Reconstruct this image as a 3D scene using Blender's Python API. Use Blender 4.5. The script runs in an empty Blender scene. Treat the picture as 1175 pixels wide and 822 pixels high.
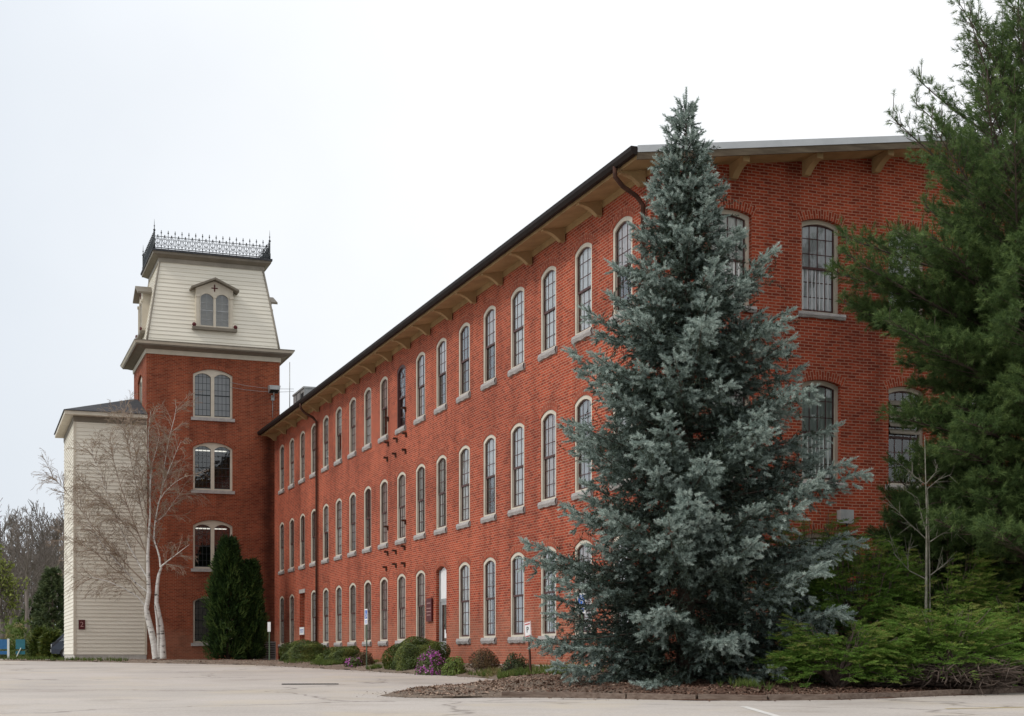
import bpy, math, random
import numpy as np
from mathutils import Vector
R = math.radians
SC = bpy.context.scene
COL = SC.collection
rng = np.random.default_rng(7)
random.seed(7)

# ------------------------------------------------------------------ places
ANG = R(20.212)
CA, SA = math.cos(ANG), math.sin(ANG)
CX, CY = 3.09, 33.0            # near corner of the mill
GB = 0.67                      # ground level at the mill wall
F, PX, HY, CAMZ = 1698.5, 587.5, 750.9, 1.0

def mill(x, y, z=0.0):         # mill axes (x along the gable, y along the long wall) -> world
    return Vector((CX + x * CA - y * SA, CY + x * SA + y * CA, z))
def lotz(Y):
    return 0.015 + 0.0098 * min(max(Y, -60.0), 71.0)
def ray(px, Y):                # world X of an image column at a distance
    return (px - PX) / F * Y
def zpx(py, Y):
    return CAMZ + (HY - py) / F * Y
def strip_pt(px, off):         # the point seen at column px that is `off` metres in front of the long wall
    k = (px - PX) / F
    x0, y0 = CX - off * CA, CY - off * SA
    t = (x0 - k * y0) / (k * CA + SA)
    return x0 - t * SA, y0 + t * CA

# ------------------------------------------------------------------ mesh helpers
class MB:
    def __init__(s):
        s.v, s.f, s.uv, s.sm = [], [], [], []
    def face(s, pts, uv=None, smooth=False):
        b = len(s.v)
        s.v.extend([tuple(p) for p in pts])
        s.f.append(tuple(range(b, b + len(pts))))
        s.uv.extend(uv if uv else [(0.0, 0.0)] * len(pts))
        s.sm.append(smooth)
    def box(s, x0, x1, y0, y1, z0, z1, jit=0.0):
        c = [(x0,y0,z0),(x1,y0,z0),(x1,y1,z0),(x0,y1,z0),(x0,y0,z1),(x1,y0,z1),(x1,y1,z1),(x0,y1,z1)]
        if jit:
            c = [tuple(a + random.uniform(-jit, jit) for a in p) for p in c]
        s.hexa(c)
    def hexa(s, c):
        for q in ((3,2,1,0),(4,5,6,7),(0,1,5,4),(1,2,6,5),(2,3,7,6),(3,0,4,7)):
            p = [c[i] for i in q]
            a = (Vector(p[1]) - Vector(p[0])).length
            b = (Vector(p[3]) - Vector(p[0])).length
            s.face(p, [(0,0),(a,0),(a,b),(0,b)])
    def beam(s, p, q, w, h, up=(0,0,1)):
        p, q = Vector(p), Vector(q)
        d = (q - p).normalized(); u = Vector(up)
        sd = d.cross(u).normalized(); u = sd.cross(d)
        a, b = sd * (w / 2), u * (h / 2)
        s.hexa([p - a - b, q - a - b, q + a - b, p + a - b, p - a + b, q - a + b, q + a + b, p + a + b])
    def prism(s, prof, axis, a, b):      # prof: 2-D outline (counter-clockwise) in the plane across `axis`
        def P(t, q):
            return {'x': (t, q[0], q[1]), 'y': (q[0], t, q[1]), 'z': (q[0], q[1], t)}[axis]
        n = len(prof)
        s.face([P(a, q) for q in prof][::-1]); s.face([P(b, q) for q in prof])
        for i in range(n):
            q, r = prof[i], prof[(i + 1) % n]
            s.face([P(a, q), P(a, r), P(b, r), P(b, q)])
    def tube(s, pts, rad, n=6, cap=True, smooth=True):
        pts = [Vector(p) for p in pts]
        m = len(pts)
        if not hasattr(rad, '__len__'): rad = [rad] * m
        base = len(s.v)
        d0 = (pts[1] - pts[0]).normalized()
        ref = Vector((0,0,1)) if abs(d0.z) < .9 else Vector((1,0,0))
        a = d0.cross(ref).normalized()
        for i in range(m):
            d = (pts[min(i+1, m-1)] - pts[max(i-1, 0)]).normalized()
            a = (a - d * a.dot(d)).normalized(); b = d.cross(a)
            for k in range(n):
                t = 2 * math.pi * k / n
                s.v.append(tuple(pts[i] + (a * math.cos(t) + b * math.sin(t)) * rad[i]))
        for i in range(m - 1):
            for k in range(n):
                k2 = (k + 1) % n
                s.f.append((base+i*n+k, base+i*n+k2, base+(i+1)*n+k2, base+(i+1)*n+k))
                s.uv.extend([(k/n, i), ((k+1)/n, i), ((k+1)/n, i+1), (k/n, i+1)]); s.sm.append(smooth)
        if cap and n > 3:
            s.f.append(tuple(base + k for k in range(n))[::-1]); s.uv.extend([(0,0)]*n); s.sm.append(False)
            s.f.append(tuple(base+(m-1)*n + k for k in range(n))); s.uv.extend([(0,0)]*n); s.sm.append(False)
    def ball(s, c, r, nu=8, nv=6):
        rr = r if hasattr(r, '__len__') else (r, r, r)
        def P(i, j):
            t, p = math.pi * j / nv, 2 * math.pi * i / nu
            return (c[0]+rr[0]*math.sin(t)*math.cos(p), c[1]+rr[1]*math.sin(t)*math.sin(p), c[2]+rr[2]*math.cos(t))
        for i in range(nu):
            for j in range(nv):
                s.face([P(i,j+1), P(i+1,j+1), P(i+1,j), P(i,j)], smooth=True)
    def ring(s, c, r, tr, ax='y', n=12):
        pts = []
        for i in range(n + 1):
            t = 2 * math.pi * i / n
            pts.append({'y': (c[0]+r*math.cos(t), c[1], c[2]+r*math.sin(t)), 'x': (c[0], c[1]+r*math.cos(t), c[2]+r*math.sin(t)), 'z': (c[0]+r*math.cos(t), c[1]+r*math.sin(t), c[2])}[ax])
        s.tube(pts, tr, 4, cap=False)
    def mesh(s, name):
        me = bpy.data.meshes.new(name)
        me.from_pydata(s.v, [], s.f)
        uvl = me.uv_layers.new(name='UVMap')
        uvl.data.foreach_set('uv', np.array(s.uv, dtype=np.float32).ravel())
        me.polygons.foreach_set('use_smooth', np.array(s.sm, dtype=bool))
        me.validate(); me.update()
        return me
    def build(s, name, mat, parent=None, loc=(0,0,0), rz=0.0, weld=False):
        return link(name, s.mesh(name), mat, parent, loc, rz)

def link(name, me, mat, parent=None, loc=(0,0,0), rz=0.0):
    if mat is not None:
        me.materials.clear(); me.materials.append(mat)
    o = bpy.data.objects.new(name, me)
    COL.objects.link(o)
    o.location = loc; o.rotation_euler = (0, 0, rz)
    if parent: o.parent = parent
    return o
def tag(o, label=None, cat=None, group=None, kind=None):
    if label: o['label'] = label
    if cat: o['category'] = cat
    if group: o['group'] = group
    if kind: o['kind'] = kind
    return o
def thing(name, label, cat, loc, rz=0.0, group=None):
    o = bpy.data.objects.new(name, None); COL.objects.link(o)
    o.location = loc; o.rotation_euler = (0, 0, rz)
    return tag(o, label, cat, group)
def tri_mesh(name, V, tint, mat, parent=None, extra=None):
    """V: (n,3,3) triangles; tint: (n,) one tone number per triangle kept as an attribute."""
    n = len(V)
    me = bpy.data.meshes.new(name)
    me.vertices.add(n * 3); me.loops.add(n * 3); me.polygons.add(n)
    me.vertices.foreach_set('co', V.reshape(-1).astype(np.float32))
    me.loops.foreach_set('vertex_index', np.arange(n * 3, dtype=np.int32))
    me.polygons.foreach_set('loop_start', np.arange(0, n * 3, 3, dtype=np.int32))
    me.polygons.foreach_set('loop_total', np.full(n, 3, dtype=np.int32))
    a = me.attributes.new('tint', 'FLOAT', 'FACE')
    a.data.foreach_set('value', tint.astype(np.float32))
    me.update(calc_edges=True)
    return link(name, me, mat, parent)

# ------------------------------------------------------------------ materials
def mat(name):
    m = bpy.data.materials.new(name); m.use_nodes = True
    nt = m.node_tree; b = nt.nodes['Principled BSDF']
    return m, nt, b
def N(nt, t, **kw):
    n = nt.nodes.new(t)
    for k, v in kw.items():
        if k in n.inputs: n.inputs[k].default_value = v
        else: setattr(n, k, v)
    return n
def ramp(nt, fac, stops):
    r = nt.nodes.new('ShaderNodeValToRGB')
    e = r.color_ramp.elements
    while len(e) < len(stops): e.new(.5)
    for i, (p, c) in enumerate(stops):
        e[i].position = p; e[i].color = (*c, 1) if len(c) == 3 else c
    nt.links.new(fac, r.inputs[0])
    return r.outputs[0]
def mixc(nt, fac, a, b, mode='MIX'):
    m = nt.nodes.new('ShaderNodeMix'); m.data_type = 'RGBA'; m.blend_type = mode
    for s, v in ((m.inputs[0], fac), (m.inputs[6], a), (m.inputs[7], b)):
        if hasattr(v, 'links') or hasattr(v, 'is_linked'): nt.links.new(v, s)
        elif hasattr(v, '__len__'): s.default_value = (*v, 1)
        else: s.default_value = v
    return m.outputs[2]
def noise(nt, vec, scale, detail=4, rough=.55):
    n = N(nt, 'ShaderNodeTexNoise'); n.inputs['Scale'].default_value = scale
    n.inputs['Detail'].default_value = detail; n.inputs['Roughness'].default_value = rough
    if vec: nt.links.new(vec, n.inputs['Vector'])
    return n.outputs['Fac']
def bump(nt, b, h, strength, dist):
    n = N(nt, 'ShaderNodeBump'); n.inputs['Strength'].default_value = strength; n.inputs['Distance'].default_value = dist
    nt.links.new(h, n.inputs['Height']); nt.links.new(n.outputs[0], b.inputs['Normal'])
def worn(name, c1, c2, scale=3.0, rough=.6, bstr=.3, bdist=.01, spec=.3, metal=0.0, stretch=None):
    m, nt, b = mat(name)
    tc = N(nt, 'ShaderNodeTexCoord'); v = tc.outputs['Object']
    if stretch:
        mp = N(nt, 'ShaderNodeMapping'); mp.inputs['Scale'].default_value = stretch
        nt.links.new(v, mp.inputs['Vector']); v = mp.outputs[0]
    f = noise(nt, v, scale, 6, .6)
    nt.links.new(ramp(nt, f, [(.3, c1), (.7, c2)]), b.inputs['Base Color'])
    b.inputs['Roughness'].default_value = rough; b.inputs['Specular IOR Level'].default_value = spec
    b.inputs['Metallic'].default_value = metal
    if bstr: bump(nt, b, noise(nt, v, scale * 6, 3), bstr, bdist)
    return m
def brick(name, c1, c2, mortar, runoff=False, stain=.75):
    m, nt, b = mat(name)
    uv = N(nt, 'ShaderNodeUVMap'); uv.uv_map = 'UVMap'
    t = N(nt, 'ShaderNodeTexBrick'); t.offset = .5; t.squash = 1.0
    t.inputs['Scale'].default_value = 1.0; t.inputs['Brick Width'].default_value = .214
    t.inputs['Row Height'].default_value = .0705; t.inputs['Mortar Size'].default_value = .0105
    t.inputs['Mortar Smooth'].default_value = .15; t.inputs['Bias'].default_value = -.1
    t.inputs['Color1'].default_value = (*c1, 1); t.inputs['Color2'].default_value = (*c2, 1); t.inputs['Mortar'].default_value = (*mortar, 1)
    # hand-laid courses: the lookup wanders a few millimetres
    wob = N(nt, 'ShaderNodeTexNoise'); wob.inputs['Scale'].default_value = 1.7; wob.inputs['Detail'].default_value = 3
    nt.links.new(uv.outputs[0], wob.inputs['Vector'])
    vm = N(nt, 'ShaderNodeVectorMath', operation='MULTIPLY_ADD'); vm.inputs[1].default_value = (.03, .03, 0)
    nt.links.new(wob.outputs['Color'], vm.inputs[0]); nt.links.new(uv.outputs[0], vm.inputs[2])
    nt.links.new(vm.outputs[0], t.inputs['Vector'])
    # a second brick lookup at the same size picks out odd dark burnt bricks
    t2 = N(nt, 'ShaderNodeTexBrick'); t2.offset = .5
    for k in ('Scale', 'Brick Width', 'Row Height'): t2.inputs[k].default_value = t.inputs[k].default_value
    t2.inputs['Mortar Size'].default_value = 0; t2.inputs['Bias'].default_value = -.62
    t2.inputs['Color1'].default_value = (1, 1, 1, 1); t2.inputs['Color2'].default_value = (.62, .5, .52, 1)
    nt.links.new(vm.outputs[0], t2.inputs['Vector'])
    col = mixc(nt, .65, t.outputs['Color'], t2.outputs['Color'], 'MULTIPLY')
    big = ramp(nt, noise(nt, uv.outputs[0], .22, 6, .65), [(.30, (.66, .64, .64)), (.5, (1, 1, 1)), (.70, (1.22, 1.20, 1.12))])
    col = mixc(nt, stain, col, big, 'MULTIPLY')
    mp = N(nt, 'ShaderNodeMapping'); mp.inputs['Scale'].default_value = (1.3, .13, 1)
    nt.links.new(uv.outputs[0], mp.inputs['Vector'])
    streak = ramp(nt, noise(nt, mp.outputs[0], 1.0, 5, .6), [(.36, (.72, .70, .70)), (.52, (1, 1, 1))])
    col = mixc(nt, .85, col, streak, 'MULTIPLY')
    pale = ramp(nt, noise(nt, uv.outputs[0], .9, 7, .7), [(.60, (0, 0, 0)), (.78, (.26, .26, .26))])
    col = mixc(nt, pale, col, (.50, .17, .08))
    sy = N(nt, 'ShaderNodeSeparateXYZ'); nt.links.new(uv.outputs[0], sy.inputs[0])
    lo = N(nt, 'ShaderNodeMath', operation='MULTIPLY_ADD'); nt.links.new(noise(nt, uv.outputs[0], .7, 6, .65), lo.inputs[0]); lo.inputs[1].default_value = -2.4; nt.links.new(sy.outputs[1], lo.inputs[2])
    col = mixc(nt, ramp(nt, lo.outputs[0], [(0, (.35, .35, .35)), (.55, (0, 0, 0))]), col, (.40, .20, .13))     # salt bloom on the lowest courses
    soot = ramp(nt, noise(nt, uv.outputs[0], .42, 7, .72), [(.28, (.48, .45, .46)), (.48, (1, 1, 1))])
    col = mixc(nt, .8, col, soot, 'MULTIPLY')
    if runoff:            # old water stain running down beside the mill roof
        sx = N(nt, 'ShaderNodeSeparateXYZ'); nt.links.new(uv.outputs[0], sx.inputs[0])
        d = N(nt, 'ShaderNodeMath', operation='SUBTRACT'); nt.links.new(sx.outputs[0], d.inputs[0]); d.inputs[1].default_value = 5.95
        nz = N(nt, 'ShaderNodeMath', operation='MULTIPLY_ADD'); nt.links.new(noise(nt, uv.outputs[0], .8, 5, .6), nz.inputs[0]); nz.inputs[1].default_value = .9; nz.inputs[2].default_value = -.45
        d2 = N(nt, 'ShaderNodeMath', operation='ADD'); nt.links.new(d.outputs[0], d2.inputs[0]); nt.links.new(nz.outputs[0], d2.inputs[1])
        ab = N(nt, 'ShaderNodeMath', operation='ABSOLUTE'); nt.links.new(d2.outputs[0], ab.inputs[0])
        mv = N(nt, 'ShaderNodeMapRange'); nt.links.new(sx.outputs[1], mv.inputs['Value']); mv.inputs['From Min'].default_value = 11.0; mv.inputs['From Max'].default_value = 11.7; mv.inputs['To Min'].default_value = 0; mv.inputs['To Max'].default_value = 2
        a2 = N(nt, 'ShaderNodeMath', operation='ADD'); nt.links.new(ab.outputs[0], a2.inputs[0]); nt.links.new(mv.outputs[0], a2.inputs[1])
        col = mixc(nt, .85, col, ramp(nt, a2.outputs[0], [(.05, (.30, .30, .32)), (.55, (1, 1, 1))]), 'MULTIPLY')
    nt.links.new(col, b.inputs['Base Color'])
    b.inputs['Roughness'].default_value = .88; b.inputs['Specular IOR Level'].default_value = .2
    inv = N(nt, 'ShaderNodeMath', operation='SUBTRACT'); inv.inputs[0].default_value = 1.0
    nt.links.new(t.outputs['Fac'], inv.inputs[1])
    bump(nt, b, inv.outputs[0], .55, .012)
    return m
def leaf(name, stops, rough=.6, transl=.15, spec=.25):
    m, nt, b = mat(name)
    a = N(nt, 'ShaderNodeAttribute'); a.attribute_name = 'tint'
    c = ramp(nt, a.outputs['Fac'], stops)
    nt.links.new(c, b.inputs['Base Color'])
    b.inputs['Roughness'].default_value = rough; b.inputs['Specular IOR Level'].default_value = spec
    if transl:
        tr = N(nt, 'ShaderNodeBsdfTranslucent'); nt.links.new(c, tr.inputs[0])
        mx = N(nt, 'ShaderNodeMixShader'); mx.inputs[0].default_value = transl
        nt.links.new(b.outputs[0], mx.inputs[1]); nt.links.new(tr.outputs[0], mx.inputs[2])
        nt.links.new(mx.outputs[0], nt.nodes['Material Output'].inputs[0])
    return m
def glass(name, tint, rough=.03, boost=1.0):
    m, nt, b = mat(name)
    nt.nodes.remove(b)
    tr = N(nt, 'ShaderNodeBsdfTransparent'); tr.inputs[0].default_value = (*tint, 1)
    gl = N(nt, 'ShaderNodeBsdfGlossy'); gl.inputs['Roughness'].default_value = rough; gl.inputs[0].default_value = (.92, .95, .97, 1)
    tc = N(nt, 'ShaderNodeTexCoord')
    bp = N(nt, 'ShaderNodeBump'); bp.inputs['Strength'].default_value = .12; bp.inputs['Distance'].default_value = .05
    oi = N(nt, 'ShaderNodeObjectInfo')
    ad = N(nt, 'ShaderNodeVectorMath', operation='ADD'); 
    nt.links.new(tc.outputs['Object'], ad.inputs[0]); nt.links.new(oi.outputs['Location'], ad.inputs[1])
    nt.links.new(noise(nt, ad.outputs[0], 2.6, 2), bp.inputs['Height'])
    nt.links.new(bp.outputs[0], gl.inputs['Normal'])
    fr = N(nt, 'ShaderNodeFresnel'); fr.inputs['IOR'].default_value = 1.5; nt.links.new(bp.outputs[0], fr.inputs['Normal'])
    mu = N(nt, 'ShaderNodeMath', operation='MULTIPLY_ADD'); mu.use_clamp = True
    mu.inputs[1].default_value = boost; mu.inputs[2].default_value = .06
    nt.links.new(fr.outputs[0], mu.inputs[0])
    mx = N(nt, 'ShaderNodeMixShader'); nt.links.new(mu.outputs[0], mx.inputs[0])
    nt.links.new(tr.outputs[0], mx.inputs[1]); nt.links.new(gl.outputs[0], mx.inputs[2])
    nt.links.new(mx.outputs[0], nt.nodes['Material Output'].inputs[0])
    return m

M = {}
M['brick'] = brick('brick_mill', (.400, .063, .0255), (.215, .031, .014), (.44, .22, .15))
M['brick_tower'] = brick('brick_tower', (.315, .064, .027), (.195, .035, .0165), (.31, .155, .095), True)
M['stone'] = worn('sill_stone', (.30, .28, .27), (.47, .44, .42), 5, .85, .8, .03)
M['trim'] = worn('trim_paint', (.53, .48, .39), (.64, .58, .48), 2, .55, .15)
M['trim_mid'] = worn('trim_tan', (.25, .225, .185), (.33, .295, .245), 2, .55, .15)
M['trim_dark'] = worn('trim_taupe', (.16, .14, .11), (.22, .19, .15), 2, .6, .15)
M['siding'] = worn('siding_paint', (.70, .655, .555), (.80, .76, .66), 1.0, .55, .12, .004, stretch=(.35, .35, 5.5))
M['maroon'] = worn('maroon_paint', (.055, .022, .020), (.09, .036, .033), 4, .5, .1)
M['soffit'] = worn('soffit_wood', (.28, .18, .085), (.43, .29, .145), 1.6, .7, .3, .006)
M['gutter'] = worn('gutter_brown', (.013, .009, .008), (.022, .016, .014), 3, .6, .05, spec=.12)
M['fascia'] = worn('weathered_fascia', (.085, .062, .042), (.20, .155, .105), 2.5, .8, .4, .006, stretch=(.5, 1, 3))
M['metal'] = worn('roof_metal', (.55, .57, .59), (.66, .68, .70), 1.5, .5, .1)
M['roofing'] = worn('roof_felt', (.05, .05, .055), (.085, .085, .09), 4, .9, .5)
M['slate'] = worn('shingle', (.035, .037, .042), (.07, .072, .078), 6, .9, .5)
M['iron'] = worn('cast_iron', (.012, .016, .018), (.03, .036, .04), 8, .55, .2, spec=.4)
M['rust'] = worn('rusty_iron', (.04, .018, .012), (.09, .035, .02), 10, .8, .3)
M['galv'] = worn('galvanised', (.30, .31, .31), (.42, .43, .43), 6, .45, .1, metal=.4)
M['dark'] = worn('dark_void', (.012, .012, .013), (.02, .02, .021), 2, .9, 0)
M['white'] = worn('white_paint', (.70, .70, .70), (.80, .80, .80), 5, .5, .05)
M['blue_sign'] = worn('sign_blue', (.02, .10, .42), (.025, .12, .46), 5, .4, 0)
M['sign_maroon'] = worn('sign_maroon', (.075, .010, .012), (.10, .014, .016), 5, .45, 0)
M['sign_black'] = worn('sign_black', (.02, .02, .022), (.03, .03, .032), 5, .5, 0)
M['sign_red'] = worn('sign_red', (.40, .03, .03), (.45, .04, .04), 5, .5, 0)
M['letter'] = worn('letter_pink', (.40, .22, .20), (.45, .26, .24), 5, .5, 0)
M['green_post'] = worn('post_green', (.06, .10, .06), (.12, .16, .10), 8, .6, .1)
M['concrete'] = worn('foundation_concrete', (.42, .40, .37), (.55, .53, .49), 4, .9, .4)
M['timber'] = worn('timber_edge', (.13, .09, .07), (.27, .21, .17), 5, .9, .7, .02, stretch=(.6, 4, 4))
M['glass_mill'] = glass('glass_mill', (.97, .98, .98), .02, 1.25)
M['glass_tower'] = glass('glass_tower', (.62, .63, .64), .04, 1.9)
M['curtain'] = [worn('curtain_white', (.86, .86, .84), (.92, .92, .90), 2, .9, 0), worn('curtain_grey', (.55, .56, .57), (.68, .69, .70), 2, .9, 0),
                worn('curtain_rose', (.72, .63, .60), (.80, .72, .68), 2, .9, 0), worn('curtain_dim', (.09, .10, .10), (.16, .17, .17), 2, .9, 0)]
M['teal_blind'] = worn('window_shade', (.60, .68, .65), (.68, .76, .73), 2, .9, 0)

def m_lot():
    m, nt, b = mat('lot_pavement')
    tc = N(nt, 'ShaderNodeTexCoord'); v = tc.outputs['Object']
    f1 = noise(nt, v, .16, 6, .6); f2 = noise(nt, v, 26, 4, .75)
    c = ramp(nt, f1, [(.30, (.37, .335, .305)), (.50, (.455, .415, .38)), (.72, (.505, .46, .425))])
    c = mixc(nt, .55, c, ramp(nt, f2, [(.30, (.62, .60, .58)), (.60, (1.08, 1.08, 1.08))]), 'MULTIPLY')
    # tar-dark cracks
    vo = N(nt, 'ShaderNodeTexVoronoi', feature='DISTANCE_TO_EDGE'); vo.inputs['Scale'].default_value = .12
    wn = N(nt, 'ShaderNodeTexNoise'); wn.inputs['Scale'].default_value = .5; wn.inputs['Detail'].default_value = 5
    nt.links.new(v, wn.inputs['Vector'])
    va = N(nt, 'ShaderNodeVectorMath', operation='MULTIPLY_ADD'); va.inputs[1].default_value = (3, 3, 3)
    nt.links.new(wn.outputs['Color'], va.inputs[0]); nt.links.new(v, va.inputs[2]); nt.links.new(va.outputs[0], vo.inputs['Vector'])
    ck = ramp(nt, vo.outputs['Distance'], [(0, (.38, .36, .35)), (.010, (1, 1, 1))])
    c = mixc(nt, .8, c, ck, 'MULTIPLY')
    st = ramp(nt, noise(nt, v, .55, 6, .7), [(.52, (1, 1, 1)), (.70, (.76, .73, .70))])
    c = mixc(nt, .8, c, st, 'MULTIPLY')
    sand = ramp(nt, noise(nt, v, .35, 7, .7), [(.50, (0, 0, 0)), (.66, (.55, .55, .55))])
    c = mixc(nt, sand, c, (.50, .43, .33))
    nt.links.new(c, b.inputs['Base Color']); b.inputs['Roughness'].default_value = .92; b.inputs['Specular IOR Level'].default_value = .25
    bump(nt, b, f2, .5, .012)
    return m
M['lot'] = m_lot()
def m_mulch():
    m, nt, b = mat('mulch')
    tc = N(nt, 'ShaderNodeTexCoord'); v = tc.outputs['Object']
    c = ramp(nt, noise(nt, v, 9, 8, .75), [(.30, (.045, .024, .018)), (.55, (.120, .068, .048)), (.75, (.24, .155, .115))])
    sandy = ramp(nt, noise(nt, v, .45, 5, .6), [(.48, (0, 0, 0)), (.66, (.75, .75, .75))])
    c = mixc(nt, sandy, c, mixc(nt, .6, c, (.34, .27, .21)))
    sx = N(nt, 'ShaderNodeSeparateXYZ'); nt.links.new(v, sx.inputs[0])
    mr_ = N(nt, 'ShaderNodeMapRange'); nt.links.new(sx.outputs[0], mr_.inputs['Value'])
    for k_, v_ in (('From Min', .2), ('From Max', 2.6), ('To Min', .75), ('To Max', 0.0)): mr_.inputs[k_].default_value = v_
    c = mixc(nt, mr_.outputs[0], c, ramp(nt, noise(nt, v, 14, 6, .75), [(.3, (.12, .09, .07)), (.6, (.30, .245, .195)), (.8, (.42, .36, .30))]))
    nt.links.new(c, b.inputs['Base Color']); b.inputs['Roughness'].default_value = .95; b.inputs['Specular IOR Level'].default_value = .15
    bump(nt, b, noise(nt, v, 30, 5, .8), 1.0, .03)
    return m
M['mulch'] = m_mulch()
def m_ground():
    m, nt, b = mat('rough_grass')
    tc = N(nt, 'ShaderNodeTexCoord'); v = tc.outputs['Object']
    c = ramp(nt, noise(nt, v, .5, 8, .7), [(.34, (.13, .105, .06)), (.5, (.12, .135, .05)), (.68, (.10, .15, .045))])
    c = mixc(nt, .6, c, ramp(nt, noise(nt, v, 8, 6, .8), [(.3, (.5, .5, .5)), (.7, (1.2, 1.2, 1.2))]), 'MULTIPLY')
    nt.links.new(c, b.inputs['Base Color']); b.inputs['Roughness'].default_value = .95
    bump(nt, b, noise(nt, v, 14, 6, .8), .8, .05)
    return m
M['ground'] = m_ground()
def m_birch():
    m, nt, b = mat('birch_bark')
    tc = N(nt, 'ShaderNodeTexCoord')
    mp = N(nt, 'ShaderNodeMapping'); mp.inputs['Scale'].default_value = (3, 3, 9)
    nt.links.new(tc.outputs['Object'], mp.inputs['Vector'])
    f = noise(nt, mp.outputs[0], 1.2, 6, .65)
    c = ramp(nt, f, [(.36, (.05, .045, .04)), (.43, (.56, .54, .50)), (.7, (.76, .74, .71))])
    nt.links.new(c, b.inputs['Base Color']); b.inputs['Roughness'].default_value = .7
    return m
M['birch'] = m_birch()
M['bark'] = worn('bark_brown', (.06, .045, .035), (.13, .10, .08), 9, .95, .8, .02, stretch=(2, 2, .5))
M['bark_grey'] = worn('bark_grey', (.13, .11, .10), (.22, .19, .17), 9, .95, .6, .01)
M['twig'] = worn('birch_twig', (.26, .195, .15), (.38, .305, .24), 3, .9, 0)
M['lichen'] = worn('lichen_bark', (.15, .14, .11), (.33, .32, .27), 9, .95, .4)
M['dead'] = worn('dead_stem', (.10, .075, .06), (.20, .155, .13), 9, .95, .4)
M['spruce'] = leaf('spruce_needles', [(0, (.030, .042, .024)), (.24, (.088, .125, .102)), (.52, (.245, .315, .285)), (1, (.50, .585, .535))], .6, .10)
M['pine'] = leaf('pine_needles', [(0, (.028, .052, .017)), (.45, (.082, .142, .044)), (1, (.190, .27, .085))], .55, .2)
M['juniper'] = leaf('juniper_sprays', [(0, (.014, .034, .008)), (.4, (.062, .140, .022)), (.85, (.155, .275, .044)), (1, (.30, .29, .09))], .6, .15)
M['arbor'] = leaf('arborvitae_sprays', [(0, (.016, .038, .011)), (.6, (.060, .118, .028)), (1, (.13, .20, .055))], .6, .1)
M['box'] = leaf('boxwood_leaves', [(0, (.030, .046, .010)), (.6, (.080, .115, .020)), (1, (.17, .18, .04))], .5, .1)
M['azalea_leaf'] = leaf('azalea_leaves', [(0, (.05, .08, .025)), (1, (.13, .17, .05))], .6, .2)
M['azalea_flower'] = leaf('azalea_flowers', [(0, (.28, .05, .25)), (.6, (.52, .13, .46)), (1, (.68, .32, .60))], .6, .25)
M['lime'] = leaf('pale_leaves', [(0, (.07, .11, .02)), (1, (.20, .26, .06))], .6, .25)
M['barberry'] = leaf('barberry_leaves', [(0, (.07, .045, .022)), (1, (.17, .115, .055))], .7, .2)
M['darkleaf'] = leaf('holly_leaves', [(0, (.022, .038, .014)), (1, (.075, .095, .035))], .5, .1)
M['grass'] = leaf('grass_blades', [(0, (.07, .11, .022)), (.6, (.13, .19, .04)), (1, (.28, .23, .11))], .6, .25)
M['chips'] = leaf('mulch_chips', [(0, (.05, .027, .019)), (.5, (.145, .082, .057)), (1, (.38, .28, .215))], .95, 0)
M['spring'] = leaf('spring_leaves', [(0, (.15, .19, .04)), (1, (.30, .33, .09))], .6, .3)
M['bud'] = leaf('birch_catkins', [(0, (.20, .15, .06)), (1, (.34, .27, .11))], .7, .2)
M['fargreen'] = leaf('far_evergreen', [(0, (.04, .065, .03)), (1, (.13, .165, .07))], .6, .1)
M['fartwig'] = worn('far_twig', (.15, .125, .11), (.22, .19, .17), 2, .9, 0)
M['car'] = worn('car_paint', (.020, .028, .045), (.026, .034, .052), 1, .25, 0, spec=.5)
M['tyre'] = worn('tyre', (.012, .012, .012), (.02, .02, .02), 5, .9, .1)
M['lamp_red'] = worn('tail_lamp', (.35, .02, .02), (.4, .03, .03), 5, .2, 0)
M['lens'] = worn('head_lamp', (.55, .58, .60), (.65, .68, .70), 5, .1, 0, spec=.8)
M['blue'] = worn('blue_paint', (.03, .13, .32), (.05, .17, .38), 4, .5, .1)
M['teal'] = worn('teal_paint', (.03, .14, .19), (.04, .18, .23), 4, .5, .1)
M['yellow'] = worn('line_yellow', (.50, .38, .12), (.58, .46, .22), 9, .9, 0)
M['line'] = worn('line_white', (.50, .48, .45), (.66, .64, .61), 6, .9, 0)

# ------------------------------------------------------------------ camera, sky, sun
cam = bpy.data.cameras.new('camera'); co = bpy.data.objects.new('camera', cam); COL.objects.link(co)
co.location = (0, 0, CAMZ); co.rotation_euler = (R(90), 0, 0)
cam.sensor_width = 36; cam.lens = F / 1175 * 36; cam.shift_y = (HY - 411) / 1175; cam.clip_end = 4000; cam.clip_start = .5
SC.camera = co
SUN = Vector((-.62, -.30, .72)).normalized()
W = bpy.data.worlds.new('World'); SC.world = W; W.use_nodes = True
nt = W.node_tree; bg = nt.nodes['Background']
sky = N(nt, 'ShaderNodeTexSky', sky_type='NISHITA', sun_disc=False)
sky.sun_elevation = math.asin(SUN.z); sky.sun_rotation = math.atan2(SUN.x, SUN.y)
sky.dust_density = 5; sky.air_density = 1.0
tc = N(nt, 'ShaderNodeTexCoord')
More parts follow.
